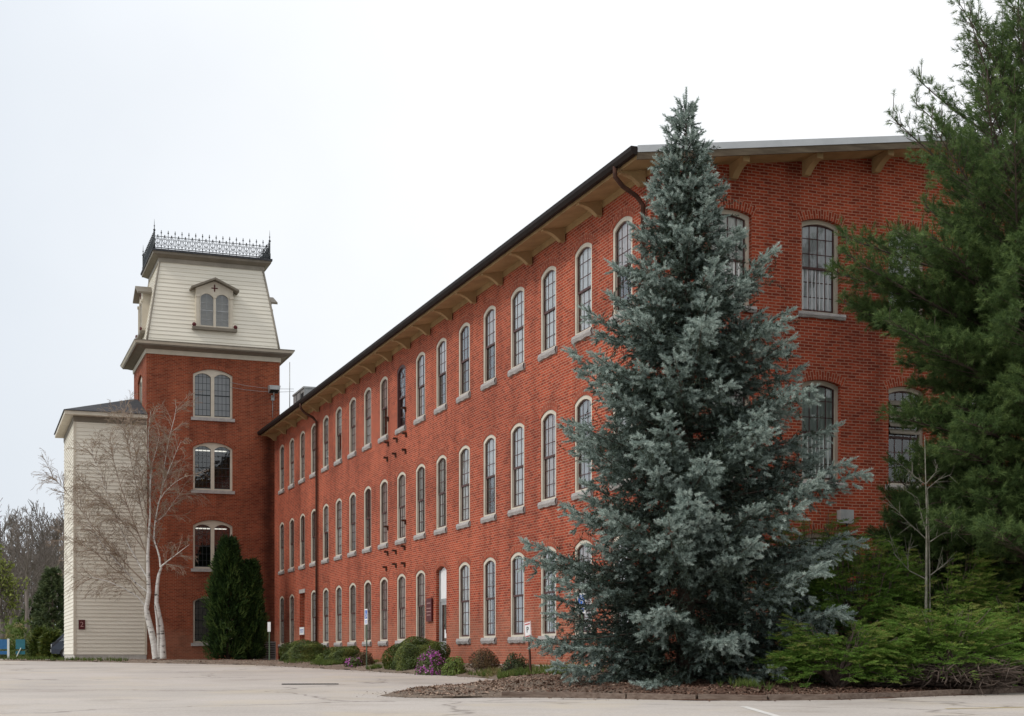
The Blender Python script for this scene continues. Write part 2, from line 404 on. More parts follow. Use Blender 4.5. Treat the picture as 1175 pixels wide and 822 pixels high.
# overcast cloud layer: brighter overhead and over towards the right, soft uneven cloud
sx = N(nt, 'ShaderNodeSeparateXYZ'); nt.links.new(tc.outputs['Generated'], sx.inputs[0])
horiz = ramp(nt, N(nt, 'ShaderNodeMapRange').outputs[0], [(0, (7.0, 7.5, 8.1)), (1, (10.2, 10.25, 10.3))])
mr = [n for n in nt.nodes if n.type == 'MAP_RANGE'][0]
mr.inputs['From Min'].default_value = -.36; mr.inputs['From Max'].default_value = -.02; nt.links.new(sx.outputs['X'], mr.inputs['Value'])
cl = ramp(nt, noise(nt, tc.outputs['Generated'], 2.4, 5, .5), [(.30, (.90, .915, .93)), (.62, (1.03, 1.03, 1.03))])
cloud = mixc(nt, 1.0, horiz, cl, 'MULTIPLY')
mb2 = N(nt, 'ShaderNodeMapRange'); nt.links.new(sx.outputs['Y'], mb2.inputs['Value'])  # sky dimmed behind the camera, out of view, to darken the gable
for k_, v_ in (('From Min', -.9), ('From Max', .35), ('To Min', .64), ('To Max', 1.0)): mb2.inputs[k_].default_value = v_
ml2 = N(nt, 'ShaderNodeMapRange'); nt.links.new(sx.outputs['X'], ml2.inputs['Value'])  # sky raised far to the left, out of view, to light the long wall
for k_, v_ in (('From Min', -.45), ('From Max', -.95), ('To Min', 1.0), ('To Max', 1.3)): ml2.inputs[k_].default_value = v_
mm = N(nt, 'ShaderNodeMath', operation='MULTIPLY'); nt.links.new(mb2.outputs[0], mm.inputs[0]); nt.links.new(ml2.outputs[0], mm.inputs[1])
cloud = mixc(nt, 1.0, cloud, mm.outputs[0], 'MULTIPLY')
zen = ramp(nt, sx.outputs['Z'], [(0, (1, 1, 1)), (.35, (1.0, 1.0, 1.0)), (.95, (1.3, 1.3, 1.3))])
cloud = mixc(nt, 1.0, cloud, zen, 'MULTIPLY')
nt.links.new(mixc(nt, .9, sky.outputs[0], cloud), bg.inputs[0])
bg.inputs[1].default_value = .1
sl = bpy.data.lights.new('sun', 'SUN'); sl.energy = 1.5; sl.angle = R(14); sl.color = (1, .95, .88)
so = bpy.data.objects.new('sun', sl); COL.objects.link(so)
so.rotation_euler = (-SUN).to_track_quat('-Z', 'Y').to_euler(); so.location = (-20, -10, 30)
SC.view_settings.view_transform = 'Standard'; SC.view_settings.look = 'None'; SC.view_settings.exposure = 0.2; SC.view_settings.gamma = 1
SC.render.engine = 'CYCLES'
SC.cycles.max_bounces = 6; SC.cycles.diffuse_bounces = 3; SC.cycles.glossy_bounces = 3; SC.cycles.transparent_max_bounces = 12
SC.cycles.use_denoising = True

# ------------------------------------------------------------------ wall builder
def arch_pts(a, b, v, rise, n=10):
    """points of a segmental arch from (a,v) up and over to (b,v)"""
    w = (b - a) / 2; uc = (a + b) / 2
    if rise < 1e-4: return [(a + (b - a) * i / n, v) for i in range(n + 1)]
    rad = (w * w + rise * rise) / (2 * rise); th = math.asin(min(1, w / rad))
    if rise > w: th = math.pi - th
    return [(uc + rad * math.sin(-th + 2 * th * i / n), v + rise - rad + rad * math.cos(-th + 2 * th * i / n)) for i in range(n + 1)]
def wall(mb, O, U, W_in, width, v0, top, openings, depth, arch=0.0, u0=0.0, n=10):
    """A wall sheet from O along U (unit), up z, W_in = inward unit. top = number or function of u.
    openings: (uc, half_width, v_bottom, v_top, rise). arch: depth of the brick arch ring laid over each opening."""
    O, U, Wn = Vector(O), Vector(U), Vector(W_in)
    tf = top if callable(top) else (lambda u: top)
    P = lambda u, v, w=0.0: O + U * u + Vector((0, 0, v)) + Wn * w
    def quad(a, b, c, d, w=0.0):
        mb.face([P(*a, w), P(*b, w), P(*c, w), P(*d, w)], [a, b, c, d])
    cols = {}
    for o in openings: cols.setdefault((round(o[0], 4), round(o[1], 4)), []).append(o)
    cur = u0
    for (uc, hw) in sorted(cols):
        a, b = uc - hw, uc + hw
        quad((cur, v0), (a, v0), (a, tf(a)), (cur, tf(cur)))
        cv = v0
        for (_, _, vb, vt, rise) in sorted(cols[(uc, hw)], key=lambda o: o[2]):
            if vb > cv + 1e-4: quad((a, cv), (b, cv), (b, vb), (a, vb))
            pts = arch_pts(a, b, vt - rise, rise, n)
            last = not any(o[2] > vt for o in cols[(uc, hw)])
            for p, q in zip(pts[:-1], pts[1:]):
                hp = tf(p[0]) if last else vt + .03; hq = tf(q[0]) if last else vt + .03
                quad(p, q, (q[0], hq), (p[0], hp))
            cv = None if last else vt + .03
            ol = [(a, vb), (b, vb)] + pts[::-1]
            for i in range(len(ol)):
                p, q = ol[i], ol[(i + 1) % len(ol)]
                if (p[0]-q[0])**2 + (p[1]-q[1])**2 < 1e-8: continue
                mb.face([P(*p), P(*p, depth), P(*q, depth), P(*q)], [(0, p[1] + p[0]), (depth, p[1] + p[0]), (depth, q[1] + q[0]), (0, q[1] + q[0])])
            if arch:
                w = hw; rad = (w*w + rise*rise) / (2*rise); th = math.asin(w / rad); th2 = th * 1.12
                cz = vt - rad
                m = 12
                for i in range(m):
                    t0, t1 = -th2 + 2*th2*i/m, -th2 + 2*th2*(i+1)/m
                    q = []
                    for (t, r) in ((t0, rad + .002), (t1, rad + .002), (t1, rad + arch), (t0, rad + arch)):
                        q.append((P(uc + r*math.sin(t), cz + r*math.cos(t), -.006), (r - rad, 40.0 + vt + t * (rad + arch/2))))
                    mb.face([x[0] for x in q], [x[1] for x in q])
                # outer lip of the ring
                for i in range(m):
                    t0, t1 = -th2 + 2*th2*i/m, -th2 + 2*th2*(i+1)/m
                    r = rad + arch
                    mb.face([P(uc+r*math.sin(t0), cz+r*math.cos(t0), -.006), P(uc+r*math.sin(t1), cz+r*math.cos(t1), -.006), P(uc+r*math.sin(t1), cz+r*math.cos(t1), .004), P(uc+r*math.sin(t0), cz+r*math.cos(t0), .004)])
        if cv is not None: quad((a, cv), (b, cv), (b, tf(b)), (a, tf(a)))
        cur = b
    quad((cur, v0), (width, v0), (width, tf(width)), (cur, tf(cur)))
def clapboards(mb, O, U, W_in, corners, pitch, lap=.024):
    """corners: function z -> (u_left, u_right, w_in); boards from z0 to z1"""
    O, U, Wn = Vector(O), Vector(U), Vector(W_in)
    f, z0, z1 = corners
    n = int(round((z1 - z0) / pitch)); h = (z1 - z0) / n
    for i in range(n):
        a, b = z0 + i*h, z0 + (i+1)*h
        (l0, r0, w0), (l1, r1, w1) = f(a), f(b)
        P = lambda u, z, w: O + U*u + Vector((0, 0, z)) + Wn*w
        mb.face([P(l0, a, w0 - lap), P(r0, a, w0 - lap), P(r1, b, w1), P(l1, b, w1)])
        mb.face([P(l0, a, w0), P(r0, a, w0), P(r0, a, w0 - lap), P(l0, a, w0 - lap)])

# ------------------------------------------------------------------ windows
def outline(hw, h, rise, ins, n=10):
    pts = arch_pts(-hw + ins, hw - ins, h - rise, max(.02, rise - ins * .1), n)
    top = [(x, z - ins) for x, z in pts]
    return [(-hw + ins, ins * .7), (hw - ins, ins * .7)] + top[::-1]
def arch_z(hw, h, rise, u):
    rad = (hw*hw + rise*rise) / (2*rise)
    return h - rad + math.sqrt(max(0, rad*rad - u*u))
def mill_window_meshes(hw, h, rise, cols=4, ys=.012, fw=.085, sh=.165):
    fr = MB(); o, i_ = outline(hw, h, rise, 0), outline(hw, h, rise, fw)
    n = len(o)
    y0, y1 = ys, ys + .16
    for k in range(n):
        k2 = (k + 1) % n
        a, b, c, d = o[k], o[k2], i_[k2], i_[k]
        fr.face([(a[0], y0, a[1]), (b[0], y0, b[1]), (c[0], y0, c[1]), (d[0], y0, d[1])])
        fr.face([(d[0], y0, d[1]), (c[0], y0, c[1]), (c[0], y1, c[1]), (d[0], y1, d[1])])
        fr.face([(a[0], y0, a[1]), (a[0], y1, a[1]), (b[0], y1, b[1]), (b[0], y0, b[1])])
    mid = h * .485; W2 = hw - fw
    def sash(z0, z1, y, arched):
        s = MB(); d = .026
        zt = (lambda u: arch_z(hw, h, rise, u) - fw) if arched else (lambda u: z1)
        s.box(-W2, -W2 + .035, y, y + d, z0, zt(W2 - .02)); s.box(W2 - .035, W2, y, y + d, z0, zt(W2 - .02))
        s.box(-W2 + .035, W2 - .035, y, y + d, z0, z0 + .055)
        m = 8
        for k in range(m):
            u0, u1 = -W2 + .035 + (2*W2 - .07)*k/m, -W2 + .035 + (2*W2 - .07)*(k+1)/m
            s.hexa([(u0, y, zt(u0) - .05), (u1, y, zt(u1) - .05), (u1, y + d, zt(u1) - .05), (u0, y + d, zt(u0) - .05),
                    (u0, y, zt(u0)), (u1, y, zt(u1)), (u1, y + d, zt(u1)), (u0, y + d, zt(u0))])
        for c in range(1, cols):
            u = -W2 + 2*W2*c/cols
            s.box(u - .010, u + .010, y + .004, y + .016, z0 + .055, zt(u) - .045)
        zz = (z1 - z0) / 3
        for r in (1, 2):
            z = z0 + zz * r
            s.box(-W2 + .04, W2 - .04, y + .006, y + .016, z - .010, z + .010)
        return s
    up, lo = sash(mid - .02, h - fw, ys + .040, True), sash(.06, mid + .03, ys + .068, False)
    g = MB()
    ol = [(x, z) for x, z in outline(hw, h, rise, fw + .015)]
    ya, yb = ys + .040 + .012, ys + .068 + .012
    g.face([(-W2, ya, mid), (W2, ya, mid)] + [(x, ya, z) for x, z in ol[2:]])
    g.face([(-W2, yb, .065), (W2, yb, .065), (W2, yb, mid + .02), (-W2, yb, mid + .02)])
    si = MB()
    m = 9
    for k in range(m):      # rock-faced stone sill
        u0, u1 = -hw - .10 + (2*hw + .20)*k/m, -hw - .10 + (2*hw + .20)*(k+1)/m
        f0 = -.055 - .022*abs(math.sin(k*2.3)); f1 = -.055 - .022*abs(math.sin((k+1)*2.3))
        if k == 0: f0 = -.05
        zl0, zl1 = -sh - .012*math.sin(k*1.7), -sh - .012*math.sin((k+1)*1.7)
        zm = -sh*.5
        si.face([(u0, f0 + .018, zl0), (u1, f1 + .018, zl1), (u1, f1 - .012, zm), (u0, f0 - .012, zm)])
        si.face([(u0, f0 - .012, zm), (u1, f1 - .012, zm), (u1, f1 + .012, 0), (u0, f0 + .012, 0)])
        si.face([(u0, f0 + .012, 0), (u1, f1 + .012, 0), (u1, .14, .008), (u0, .14, .008)])
        si.face([(u0, .02, zl0), (u1, .02, zl1), (u1, f1 + .018, zl1), (u0, f0 + .018, zl0)])
    for u, sgn in ((-hw - .10, 1), (hw + .10, -1)):
        q = [(u, .06, -sh), (u, -.05, -sh), (u, -.06, -sh*.5), (u, -.045, 0), (u, .06, 0)]
        si.face(q[::-1] if sgn > 0 else q)
    return dict(window=fr.mesh('window'), upper_sash=up.mesh('upper_sash'), lower_sash=lo.mesh('lower_sash'), glass=g.mesh('glass'), sill=si.mesh('sill'))
def curtain_mesh(hw, z0, z1, folds, y=.125, gap=0.0):
    c = MB(); n = 44 if folds else 2
    for k in range(n):
        u0, u1 = -hw + 2*hw*k/n, -hw + 2*hw*(k+1)/n
        if gap and abs((u0+u1)/2) < gap: continue
        w = (lambda u: .018*math.sin(u*52 + 1.5*math.sin(u*7))) if folds else (lambda u: 0)
        c.face([(u0, y + w(u0), z0), (u1, y + w(u1), z0), (u1, y + w(u1), z1), (u0, y + w(u0), z1)], smooth=True)
    return c.mesh('curtain')

# ------------------------------------------------------------------ MILL
ROWS = [(0.48, 2.83), (4.03, 6.40), (7.95, 10.15)]          # sill / head above the lens
dz = CAMZ - GB                                              # local z = rel + dz
T0, DT, S0, DS = 1.5137, 2.3351, 2.0264, 2.3672
HWID, RISE = .545, .145
LEN, WID = 43.0, 16.0
ROOF0, SLOPE = 11.07 + dz, .152                             # roof top at x=0
rooftop = lambda x: ROOF0 + SLOPE * (x if x < WID/2 else WID - x)
mb_root = thing('mill_building', 'long three storey red brick mill with rows of arched windows', 'building', (CX, CY, GB), ANG)

long_open, gable_open = [], []
for k in range(18):
    for r, (a, b) in enumerate(ROWS):
        y = T0 + DT*k
        if r == 0 and k == 6: long_open.append((LEN - y, HWID, .0, b + dz, RISE))
        elif r == 0 and k == 15: long_open.append((LEN - y, HWID, .0, b + dz - .05, .02))
        else: long_open.append((LEN - y, HWID, a + dz, b + dz, RISE))
for k in range(6):
    for r, (a, b) in enumerate(ROWS):
        gable_open.append((S0 + DS*k, .525, a + dz, b + dz, .105))
w = MB()
wall(w, (0, LEN, 0), (0, -1, 0), (1, 0, 0), LEN, -.5, ROOF0 - .2, long_open, .26, arch=.215)
wall(w, (0, 0, 0), (1, 0, 0), (0, 1, 0), WID, -.5, lambda x: rooftop(x) - .2, gable_open, .26, arch=.215)
gp = 40
w.face([(WID, 0, -.5), (WID, LEN, -.5), (WID, LEN, rooftop(WID) - .2), (WID, 0, rooftop(WID) - .2)], [(0, 0), (LEN, 0), (LEN, 11), (0, 11)])
w.face([(WID, LEN, -.5), (0, LEN, -.5), (0, LEN, ROOF0 - .2), (WID/2, LEN, rooftop(WID/2) - .2), (WID, LEN, ROOF0 - .2)], [(0, 0), (WID, 0), (WID, 11), (WID/2, 12), (0, 11)])
w.build('wall', M['brick'], mb_root)
# near-black box, its colour standing for the unlit rooms past the curtains
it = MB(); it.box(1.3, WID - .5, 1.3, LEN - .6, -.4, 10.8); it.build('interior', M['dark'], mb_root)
fl = MB()
for z in (3.55, 7.35): fl.box(.27, 1.31, .27, LEN - .27, z + dz - .35, z + dz); fl.box(1.31, WID - .3, .27, 1.31, z + dz - .35, z + dz)
fl.build('floor', M['trim_dark'], mb_root)
fo = MB(); 
for y0, y1 in ((.0, T0 + DT*6 - .5), (T0 + DT*6 + .5, LEN - .05)): fo.box(-.045, .0, y0, y1, -.5, .045)
fo.box(-.045, WID, -.045, 0, -.5, .045)
fo.build('foundation', M['concrete'], mb_root)
# roof: felt slab, metal verge, tan soffit and fascia, gutter
OX, OY = .70, .80
rf = MB(); 
for x0, x1 in ((-OX, WID/2), (WID/2, WID + OX)):
    f = lambda x: rooftop(x) if x <= WID/2 else ROOF0 + SLOPE*(WID - x)
    rf.hexa([(x0, -OY, f(x0) - .1), (x1, -OY, f(x1) - .1), (x1, LEN - .03, f(x1) - .1), (x0, LEN - .03, f(x0) - .1),
             (x0, -OY, f(x0)), (x1, -OY, f(x1)), (x1, LEN - .03, f(x1)), (x0, LEN - .03, f(x0))])
roof = rf.build('roof', M['roofing'], mb_root)
sf = MB()
for x0, x1 in ((-OX + .02, WID/2), (WID/2, WID + OX - .02)):
    f = lambda x: (rooftop(x) if x <= WID/2 else ROOF0 + SLOPE*(WID - x)) - .103
    sf.hexa([(x0, -OY + .02, f(x0) - .12), (x1, -OY + .02, f(x1) - .12), (x1, LEN - .06, f(x1) - .12), (x0, LEN - .06, f(x0) - .12),
             (x0, -OY + .02, f(x0)), (x1, -OY + .02, f(x1)), (x1, LEN - .06, f(x1)), (x0, LEN - .06, f(x0))])
fz = ROOF0 - .36
sf.build('soffit', M['soffit'], mb_root)
fb = MB(); fb.box(-.035, -.004, -.04, LEN - .05, fz - .02, ROOF0 - .222)
fb.build('frieze', M['soffit'], mb_root)
ve = MB(); fa = MB()
for x0, x1 in ((-OX - .01, WID/2), (WID/2, WID + OX + .01)):
    f = lambda x: (rooftop(x) if x <= WID/2 else ROOF0 + SLOPE*(WID - x))
    ve.hexa([(x0, -OY - .05, f(x0) - .12), (x1, -OY - .05, f(x1) - .12), (x1, -OY + .3, f(x1) - .12 + .125), (x0, -OY + .3, f(x0) - .12 + .125),
             (x0, -OY - .05, f(x0) + .03), (x1, -OY - .05, f(x1) + .03), (x1, -OY + .3, f(x1) + .02), (x0, -OY + .3, f(x0) + .02)])
    fa.hexa([(x0, -OY - .03, f(x0) - .27), (x1, -OY - .03, f(x1) - .27), (x1, -OY + .015, f(x1) - .27), (x0, -OY + .015, f(x0) - .27),
             (x0, -OY - .03, f(x0) - .122), (x1, -OY - .03, f(x1) - .122), (x1, -OY + .015, f(x1) - .122), (x0, -OY + .015, f(x0) - .122)])
ve.build('metal_verge', M['metal'], roof); fa.build('fascia', M['fascia'], roof)
gu = MB(); ge = ROOF0 - SLOPE*OX
prof = [(-OX - .02, ge - .17), (-OX - .02, ge + .0), (-OX - .17, ge + .0), (-OX - .17, ge - .09), (-OX - .12, ge - .17)]
gu.prism(prof[::-1], 'y', -OY - .05, LEN - .05)
gutter = gu.build('gutter', M['gutter'], mb_root)
def bracket(mb, at, out, side, dep=.60, drop=.35, th=.16, topf=lambda d: 0):
    """curved timber bracket: at = top point on the wall, out = unit outwards"""
    at, out, side = Vector(at), Vector(out), Vector(side)
    pr = [(0, 0), (0, -drop)]
    pr += [(.12, -drop)] + [(.12 + (dep - .12)*t, -drop + (drop - .13)*(1 - (1 - t)**2.2)) for t in (.2, .4, .6, .8, 1)] + [(dep, topf(dep))]
    pr = [(d, z) for d, z in pr]
    A = [at + out*d + Vector((0, 0, z)) - side*th/2 for d, z in pr]; B = [p + side*th for p in A]
    mb.face(A); mb.face(B[::-1])
    for i in range(len(A)):
        j = (i + 1) % len(A); mb.face([A[j], A[i], B[i], B[j]])
for k in range(18):
    b = MB(); bracket(b, (-.036, 0, ROOF0 - .228), (-1, 0, 0), (0, 1, 0), topf=lambda d: -SLOPE*d)
    o = b.build('eave_bracket', M['soffit'], mb_root, (0, T0 + DT*(k + .5), 0)) if k == 0 else None
    if k == 0: first = o
    else:
        o = first.copy(); COL.objects.link(o); o.parent = mb_root; o.location = (0, T0 + DT*(k + .5), 0)
b0 = first.copy(); COL.objects.link(b0); b0.parent = mb_root; b0.location = (0, .25, 0)
for x in (2.05, 3.95, 5.85, 7.75, 9.65):
    b = MB(); bracket(b, (x, -.004, rooftop(x) - .235), (0, -1, 0), (1, 0, 0), dep=.66, topf=lambda d: 0)
    b.build('eave_bracket', M['soffit'], mb_root)
# downspouts
def downspout(y):
    d = MB()
    d.tube([(-OX - .10, y, ge - .14), (-OX - .10, y, ge - .36), (-OX + .1, y + .02, ge - .55), (-.25, y + .05, ge - .72), (-.09, y + .06, ge - .9), (-.09, y + .06, 5), (-.09, y + .06, .1)], .055, 8)
    d.build('downspout', M['rust'], mb_root)
downspout(T0 + DT*13.55); downspout(-.35 + .5)
# iron brackets of a lost fire stair
def wall_px(px, py):
    k = (px - PX)/F; t = (CX - k*CY)/(k*CA + SA); Y = CY + t*CA
    return t, (HY - py)/F*Y + dz
for px, py in [(466,469),(446,480),(466.6,498),(456,504),(446,508.4),(466,516.8),(454.6,521.3),(445,526),(465.8,598),(445.5,605),(465,627.5),(455,632.5),(445.5,634),(465,647),(455,648),(444,651.5)]:
    t, z = wall_px(px, py); b = MB()
    b.box(-.16, .03, t - .035, t + .035, z - .02, z + .05); b.box(-.05, -.003, t - .05, t + .05, z - .12, z - .02)
    b.build('iron_bracket', M['rust'], mb_root)
# windows of the mill
PROTO = {('L', 0): mill_window_meshes(HWID, ROWS[0][1] - ROWS[0][0], RISE, 3), ('L', 1): mill_window_meshes(HWID, ROWS[1][1] - ROWS[1][0], RISE, 3), ('L', 2): mill_window_meshes(HWID, ROWS[2][1] - ROWS[2][0], RISE, 3),
         ('G', 0): mill_window_meshes(.525, ROWS[0][1] - ROWS[0][0], .105, 4, .125, .085, .125), ('G', 1): mill_window_meshes(.525, ROWS[1][1] - ROWS[1][0], .105, 4, .125, .085, .125), ('G', 2): mill_window_meshes(.525, ROWS[2][1] - ROWS[2][0], .105, 4, .125, .085, .125)}
H3 = [b - a for a, b in ROWS]
CURT = {}
def get_curtain(kind, h, mi):
    key = (kind, round(h, 2), mi)
    if key not in CURT:
        z0, z1, folds, gap = {'full': (.05, h - .05, True, 0), 'half': (h*.48, h - .03, False, 0), 'quarter': (h*.7, h - .03, False, 0), 'pair': (.05, h - .05, True, .16), 'cafe': (.05, h*.5, True, 0)}[kind]
        me = curtain_mesh(HWID - .08, z0, z1, folds, gap=gap)
        me.materials.append(M['curtain'][mi] if mi < 4 else M['teal_blind']); CURT[key] = me
    return CURT[key]
MATS = dict(window=M['trim'], upper_sash=M['maroon'], lower_sash=M['maroon'], glass=M['glass_mill'], sill=M['stone'])
for p in PROTO.values():
    for k, me in p.items(): me.materials.append(MATS[k])
dark_frame = PROTO[('L', 2)]['window'].copy(); dark_frame.materials.clear(); dark_frame.materials.append(M['maroon'])
rw = random.Random(3)
def place_window(key, loc, rz, row, curtain=None, frame=None, label=None):
    p = PROTO[key]
    f = bpy.data.objects.new('window', frame or p['window']); COL.objects.link(f); f.parent = mb_root
    f.location = loc; f.rotation_euler = (0, 0, rz)
    if label: f['label'] = label
    for k in ('upper_sash', 'lower_sash', 'glass', 'sill'):
        c = bpy.data.objects.new(k, p[k]); COL.objects.link(c); c.parent = f
    if curtain:
        c = bpy.data.objects.new('curtain', get_curtain(curtain[0], H3[row], curtain[1])); COL.objects.link(c); c.parent = f
        if key[0] == 'G': c.location = (0, .085, 0)
        if curtain[0] in ('half', 'quarter'): c.name = 'window_blind'
    return f
for k in range(18):
    for r in range(3):
        if r == 0 and k in (6, 15): continue
        cu = rw.choice([('full', 0), ('full', 1), ('full', 2), ('full', 0), ('half', 0), ('full', 1), ('pair', 2), ('pair', 0), ('half', 2), ('full', 0), ('full', 2), ('full', 3)])
        dk = r == 2 and k == 8
        place_window(('L', r), (0, T0 + DT*k, ROWS[r][0] + dz), -math.pi/2, r, None if dk else cu, dark_frame if dk else None, 'window with dark maroon frame' if dk else None)
gc = {(0, 2): ('full', 0), (1, 2): ('full', 1), (2, 2): ('full', 1), (0, 1): ('full', 0), (1, 1): ('full', 4), (2, 1): None, (1, 0): ('full', 0), (2, 0): ('half', 1)}
for k in range(6):
    for r in range(3):
        f = place_window(('G', r), (S0 + DS*k, 0, ROWS[r][0] + dz), 0, r, gc.get((k, r), ('half', 0)))
        if (k, r) == (2, 1):
            lv = MB(); h = H3[1]
            for i in range(5): lv.hexa([(-.42, .08, h*.52 + .17*i), (.42, .08, h*.52 + .17*i), (.42, .14, h*.52 + .17*i + .10), (-.42, .14, h*.52 + .17*i + .10),
                                        (-.42, .08, h*.52 + .17*i + .025), (.42, .08, h*.52 + .17*i + .025), (.42, .14, h*.52 + .17*i + .125), (-.42, .14, h*.52 + .17*i + .125)])
            lv.build('louvre', M['trim_dark'], f)
# door bay (k = 6)
y = T0 + DT*6; h = ROWS[0][1] + dz
dr = MB(); hw = .5
dr.box(-.5, -.42, .16, .28, 0, h - .1); dr.box(.42, .5, .16, .28, 0, h - .1); dr.box(-.42, .42, .17, .24, 2.02, 2.12)
door = dr.build('door', M['galv'], mb_root, (-.07, y, 0), -math.pi/2)
tp = MB(); tp.face([(x, .19, z) for x, z in [(-.42, 2.12), (.42, 2.12)] + [(x, z - .02) for x, z in arch_pts(-.42, .42, h - .13, .12)][::-1]])
tp.build('transom_panel', M['white'], door)
dl = MB(); dl.box(-.42, -.30, .185, .225, .02, 2.02); dl.box(.30, .42, .185, .225, .02, 2.02); dl.box(-.30, .30, .185, .225, .02, .75); dl.box(-.30, .30, .185, .225, 1.92, 2.02)
dl.build('door_leaf', M['galv'], door)
dg = MB(); dg.box(-.30, .30, .20, .21, .75, 1.92); dg.build('door_glass', M['glass_mill'], door)
dh = MB(); dh.tube([(.33, .18, 1.0), (.33, .13, 1.0), (.33, .13, 1.25), (.33, .18, 1.25)], .012, 6); dh.build('handle', M['iron'], door)
dn = MB(); dn.box(-.05, .14, .195, .199, .85, 1.12); dn.build('paper_notice', M['white'], door)
# bricked-up doorway (k = 15)
y = T0 + DT*15
bp = MB(); bp.face([(-.5, .2, 0), (.5, .2, 0), (.5, .2, h), (-.5, .2, h)], [(0, 0), (1, 0), (1, h), (0, h)])
bp.build('blocked_doorway', M['brick_tower'], mb_root, (0, y, 0), -math.pi/2)
ln = MB(); ln.box(-.62, .62, -.02, .1, h - .05, h + .12); ln.build('lintel', M['stone'], mb_root, (0, y, 0), -math.pi/2)
# conduit on the gable
cd = MB(); cd.tube([(5.15, -.03, 2.78 + dz), (9.5, -.03, 2.78 + dz)], .022, 6); cd.build('conduit', M['iron'], mb_root)

# ------------------------------------------------------------------ TOWER
TO = mill(0, LEN + .01, GB)
tw = thing('brick_tower', 'square brick stair tower with cream clapboard mansard and iron roof cresting', 'tower', TO, ANG)
XL, XR, DEP = -6.2, .26, 5.7
TR = [(11.54, 13.92), (8.0, 10.35), (4.17, 6.56), (.55, 2.85)]
TC = -3.03; THW = .96
w = MB(); tops = 14.55 + dz
wall(w, (XL, 0, 0), (1, 0, 0), (0, 1, 0), XR - XL, -.4, tops, [(TC - XL, THW, a + dz, b + dz, .27) for a, b in TR], .22, arch=.2)
wall(w, (XL, DEP, 0), (0, -1, 0), (1, 0, 0), DEP, -.4, tops, [(DEP/2, THW, TR[0][0] + dz, TR[0][1] + dz, .27)], .22, arch=.2)
wall(w, (XR, 0, 0), (0, 1, 0), (-1, 0, 0), DEP, -.4, tops, [], .2)
wall(w, (XR, DEP, 0), (-1, 0, 0), (0, -1, 0), XR - XL, -.4, tops, [], .2)
w.build('wall', M['brick_tower'], tw)
it = MB(); it.box(XL + .9, XR - .3, .9, DEP - .3, -.3, 14.4); it.build('interior', M['dark'], tw)  # near-black filler, the darkness of the unlit tower put into its colour
def cornice(mb, x0, x1, y0, y1, steps):
    """steps: (z0, z1, overhang) boxes stacked as a moulding"""
    for z0, z1, o0, o1 in steps:
        mb.hexa([(x0-o0, y0-o0, z0), (x1+o0, y0-o0, z0), (x1+o0, y1+o0, z0), (x0-o0, y1+o0, z0), (x0-o1, y0-o1, z1), (x1+o1, y0-o1, z1), (x1+o1, y1+o1, z1), (x0-o1, y1+o1, z1)])
c = MB(); zc = 14.5 + dz
cornice(c, XL, XR, 0, DEP, [(zc - .02, zc + .20, .05, .06)])
c.build('frieze', M['trim'], tw)
c = MB()
cornice(c, XL, XR, 0, DEP, [(zc + .20, zc + .30, .14, .40), (zc + .30, zc + .36, .52, .54)])
c.build('cornice', M['trim_dark'], tw)
c = MB()
cornice(c, XL, XR, 0, DEP, [(zc + .36, zc + .46, .56, .62)]); c.build('cornice_lip', M['trim'], tw)
c = MB()
cornice(c, XL, XR, 0, DEP, [(zc + .46, zc + .52, .63, .63), (zc + .52, zc + .60, .60, .05)]); c.build('cornice_cap', M['trim_dark'], tw)
# mansard
zm0, zm1, IN = zc + .56, 19.3 + dz, .72
def minset(z):
    t = (z - zm0)/(zm1 - zm0); return .02 + IN*(t*.92 + .08*t*t)
ms = MB()
clapboards(ms, (XL, 0, 0), (1, 0, 0), (0, 1, 0), (lambda z: (minset(z), XR - XL - minset(z), minset(z)), zm0, zm1), .205)
clapboards(ms, (XL, DEP, 0), (0, -1, 0), (1, 0, 0), (lambda z: (minset(z), DEP - minset(z), minset(z)), zm0, zm1), .205)
clapboards(ms, (XR, 0, 0), (0, 1, 0), (-1, 0, 0), (lambda z: (minset(z), DEP - minset(z), minset(z)), zm0, zm1), .205)
clapboards(ms, (XR, DEP, 0), (-1, 0, 0), (0, -1, 0), (lambda z: (minset(z), XR - XL - minset(z), minset(z)), zm0, zm1), .205)
ms.build('mansard', M['siding'], tw)
for cx_, cy_, sx_, sy_ in ((XL, 0, 1, 1), (XR, 0, -1, 1), (XL, DEP, 1, -1), (XR, DEP, -1, -1)):
    cb = MB(); cb.tube([(cx_ + sx_*(minset(z) - .01), cy_ + sy_*(minset(z) - .01), z) for z in np.linspace(zm0, zm1, 6)], .055, 6)
    cb.build('corner_board', M['trim_mid'], tw)
c = MB(); x0, x1, y0, y1 = XL + IN, XR - IN, IN, DEP - IN
cornice(c, x0, x1, y0, y1, [(zm1 - .18, zm1 + .02, .07, .07)]); c.build('upper_frieze', M['trim_mid'], tw)
c = MB(); cornice(c, x0, x1, y0, y1, [(zm1 + .02, zm1 + .14, .10, .32), (zm1 + .14, zm1 + .26, .36, .38)]); c.build('upper_cornice', M['trim_dark'], tw)
c = MB(); cornice(c, x0, x1, y0, y1, [(zm1 + .26, zm1 + .36, .42, .42), (zm1 + .36, zm1 + .42, .40, -.6)]); c.build('flat_roof', M['slate'], tw)
